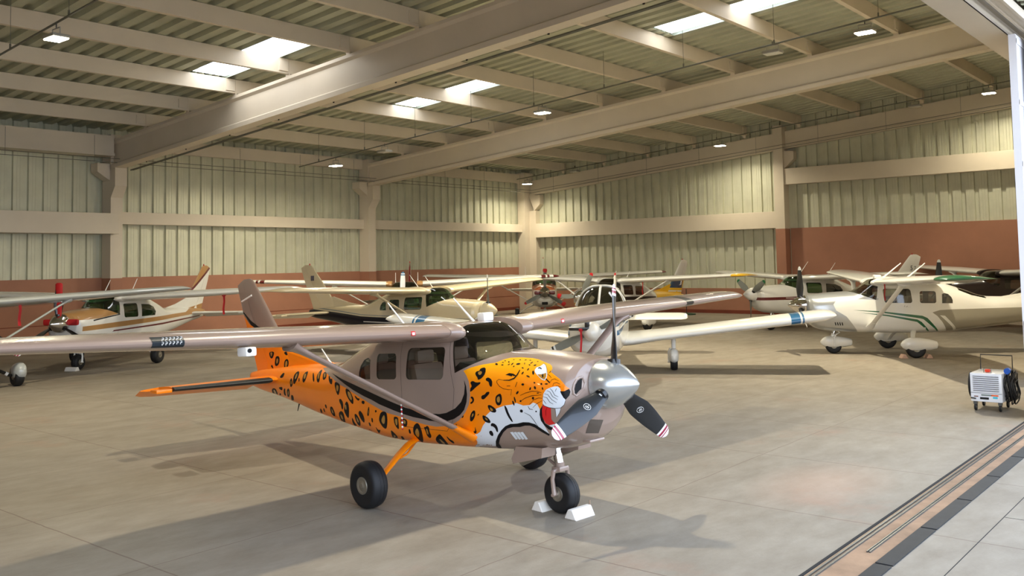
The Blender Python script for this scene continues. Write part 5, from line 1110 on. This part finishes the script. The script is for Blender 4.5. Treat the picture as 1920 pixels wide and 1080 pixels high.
o = link('coiled_cable', bm, mat('black_cable', (26, 25, 26), rough=.5)); o.location = cart.location; o.scale = cart.scale; tag(o, 'thick black cable coiled on the right side of the white cart', 'cable')
bm = bmesh.new()
for k in range(6):
    r1 = .16+.02*k; tube(bm, [(.0+r1*math.cos(t)*.8, .322+.008*k, .52+r1*math.sin(t)) for t in [2*PI*j/24 for j in range(25)]], .014, n=6, cap=False)
o = link('coiled_cable', bm, MATS['black_cable']); o.location = cart.location; o.scale = cart.scale; tag(o, 'small black cable coil on the left side of the white cart', 'cable')
bm = bmesh.new(); lathe(bm, [(-.05, .03), (-.05, .05), (.05, .05), (.05, .03)], (0, 0, 0), 'X', 16); o = link('cable_plug', bm, mat('blue_plug', (30, 90, 190), rough=.4)); o.location = cart.location+Vector((-.02, -.29, .66)); tag(o, 'blue connector on top of the coiled black cable', 'connector')
# tie stand by right wall
st_ = empty('sign_stand', (38.5, 21.4, 0)); tag(st_, 'thin pole stand with round green base near the right wall', 'stand')
bm = bmesh.new(); lathe(bm, [(0, .02), (0, .42), (.05, .42), (.08, .2), (.10, .02)], (0, 0, 0), 'Z', 28); link('base', bm, mat('dark_green_rubber', (30, 62, 38), rough=.7), st_)
bm = bmesh.new(); tube(bm, [(0, 0, .08), (.02, 0, 1.2)], .018); link('pole', bm, blk, st_)
# ------------------------------------------------------------------ hanging lamps and conduits
lensm = emit('lit_lamp_lens', (255, 244, 214), 40.0); offlens = mat('unlit_lamp_lens', (210, 208, 196), rough=.3); lamph = mat('lamp_housing', (170, 168, 160), rough=.4, metal=.4)
LAMPW = 330.0
def lamp(x, y, z, on, label, first=[None]):
    r_ = empty('hanging_lamp', (x, y, z)); tag(r_, label, 'lamp', 'hangar lamps hung below the roof')
    bm = bmesh.new(); box(bm, (0, 0, .03), (.34, .46, .07), None, 0, .02); tube(bm, [(0, -.16, .06), (0, -.16, .2), (0, .16, .2), (0, .16, .06)], .012); link('housing', bm, lamph, r_)
    bm = bmesh.new(); box(bm, (0, 0, -.012), (.30, .42, .02), None, 0, .006); link('lens', bm, lensm if on else offlens, r_)
    bm = bmesh.new(); tube(bm, [(0, 0, .2), (0, 0, .30)], .012); link('hook', bm, steel, r_)
    if on:
        l = bpy.data.lights.new('lamp_light', 'AREA'); l.shape = 'RECTANGLE'; l.size = .20; l.size_y = .26; l.energy = LAMPW; l.color = (1, .90, .68); l.spread = math.radians(150 if x > 37 else 170); l.energy *= (.42 if x > 37 else (1.0 if y > 20 else 2.05) if x > 20 else .85 if x > 0 else .6)
        o = bpy.data.objects.new('lamp_light', l); col.objects.link(o); o.location = (0, 0, -.04); o.parent = r_
ZL2 = lambda y: 6.35+.0815*(27.1-y)
for x, y, z, on, lb in ((8.0, 18.0, 7.1, True, 'bright lamp at upper left, hung on the nearest left conduit'), (8.0, 27.9, 6.3, False, 'unlit lamp on the left conduit near the left wall, out of view'), (8.0, 8.1, 7.9, True, 'lit lamp above the leopard airplane, out of view'),
                  (22.4, 27.1, 6.35, True, 'lit lamp in the middle bay close to the left wall'), (22.4, 24.4, 6.62, False, 'unlit lamp in the middle bay next to the lamp close to the left wall'), (22.4, 17.25, 7.19, True, 'lit lamp in the centre of the middle bay above the white plane row'), (22.4, 9.74, 7.85, False, 'unlit lamp in the middle bay right of the long skylight'), (22.4, 7.39, 7.98, True, 'lit lamp at upper right, last of the middle bay'),
                  (37.9, 30.3, 6.70, True, 'lit lamp in the far back corner'), (37.9, 27.2, 7.11, False, 'unlit lamp on the right wall beam nearest the back corner'), (37.9, 19.12, 7.67, True, 'lit lamp on the right wall beam left of the wall column'), (37.9, 10.69, 8.41, False, 'unlit lamp on the right wall beam right of the wall column'), (37.9, 8.04, 8.60, True, 'lit lamp on the right wall beam beside the hangar door')):
    if 'out of view' in lb and not on: continue
    lamp(x, y, z, on, lb)
lamp(-5, 18.0, 7.2, True, 'lit lamp left of the view over the empty bay'); lamp(-5, 8.1, 7.9, True, 'lit lamp left of the view near the hangar door')
for x, y0, y1, zf, lb in ((8.0, 29.2, 4, lambda y: 7.1+.0815*(18-y)+.31, 'grey conduit carrying the upper left lamp'), (22.4, 29.3, 4, lambda y: ZL2(y)+.31, 'grey conduit carrying the middle bay lamps'), (37.9, 31.0, 4, lambda y: 7.67+.0835*(19.12-y)+.31, 'grey conduit above the right wall beam')):
    c = empty('lamp_conduit', (x, y0, zf(y0))); tag(c, lb, 'conduit')
    bm = bmesh.new(); tube(bm, [(0, 0, 0), (0, y1-y0, zf(y1)-zf(y0))], .022, n=8); link('pipe', bm, conduit_m, c)
    y = y0-1.2
    while y > y1 and x < 38:
        zr = ROOFZ(y)-.3; bm = bmesh.new(); tube(bm, [(0, y-y0, zf(y)-zf(y0)), (0, y-y0, zr-zf(y0))], .006, n=5); box(bm, (0, y-y0, zf(y)-zf(y0)+.05), (.03, .03, .12)); link('hanger_rod', bm, conduit_m, c); y -= 2.63
c = empty('beam_conduit', (16.62, 31.4, BEAMB(31.4)-.05)); tag(c, 'grey conduit clipped under the nearest roof beam', 'conduit')
bm = bmesh.new(); tube(bm, [(0, 0, 0), (0, -27.5, 27.5*.0815)], .025, n=8); tube(bm, [(.07, 0, 0), (.07, -27.5, 27.5*.0815)], .018, n=8); link('pipe', bm, conduit_m, c)
for k in range(11): 
    bm = bmesh.new(); y = -1.5-2.5*k; box(bm, (-.23, y, .0-.0815*y+.12), (.02, .05, .2)); link('clip', bm, darkrec, c, smooth=False)
# cable tray along both walls
c = empty('cable_tray', (XW, 31.2, 6.35)); tag(c, 'thin wire cable tray along the left wall under the roof', 'cable tray')
bm = bmesh.new(); tube(bm, [(0, 0, 0), (39.4-XW, 0, .0)], .012, n=5); tube(bm, [(0, 0, .14), (39.4-XW, 0, .14)], .012, n=5); link('rail', bm, conduit_m, c)
for k in range(18):
    bm = bmesh.new(); x = 6+k*2.9; tube(bm, [(x, 0, -.02), (x, 0, .9)], .006, n=5); link('hanger_rod', bm, conduit_m, c)
c = empty('cable_tray', (39.4, 31.2, 6.35)); tag(c, 'thin wire cable tray following the right wall beam', 'cable tray')
bm = bmesh.new(); tube(bm, [(0, 0, 0), (0, -27, 27*.083-.1)], .012, n=5); tube(bm, [(0, 0, .14), (0, -27, 27*.083+.04)], .012, n=5); link('rail', bm, conduit_m, c)
for k in range(9):
    bm = bmesh.new(); y = -1.5-2.9*k; tube(bm, [(0, y, -.083*y-.12), (0, y, -.083*y+.9)], .006, n=5); link('hanger_rod', bm, conduit_m, c)
# ------------------------------------------------------------------ light from outside
w = bpy.data.worlds.new('sky'); scene.world = w; w.use_nodes = True; nt = w.node_tree; nt.nodes.clear()
out = N(nt, 'ShaderNodeOutputWorld'); bg = N(nt, 'ShaderNodeBackground'); tc = N(nt, 'ShaderNodeTexCoord'); sx = N(nt, 'ShaderNodeSeparateXYZ'); nt.links.new(tc.outputs['Generated'], sx.inputs[0])
cr = N(nt, 'ShaderNodeValToRGB'); nt.links.new(sx.outputs['Z'], cr.inputs[0]); cr.color_ramp.elements[0].position = .0; cr.color_ramp.elements[0].color = (.76, .84, .96, 1); cr.color_ramp.elements[1].position = .7; cr.color_ramp.elements[1].color = (.60, .74, 1.0, 1)
nt.links.new(cr.outputs[0], bg.inputs[0]); bg.inputs[1].default_value = 3.5; nt.links.new(bg.outputs[0], out.inputs[0])
scene.view_settings.view_transform = 'Standard'; scene.view_settings.look = 'None'; scene.view_settings.gamma = 1; scene.view_settings.exposure = 0.37
scene.view_settings.use_curve_mapping = False
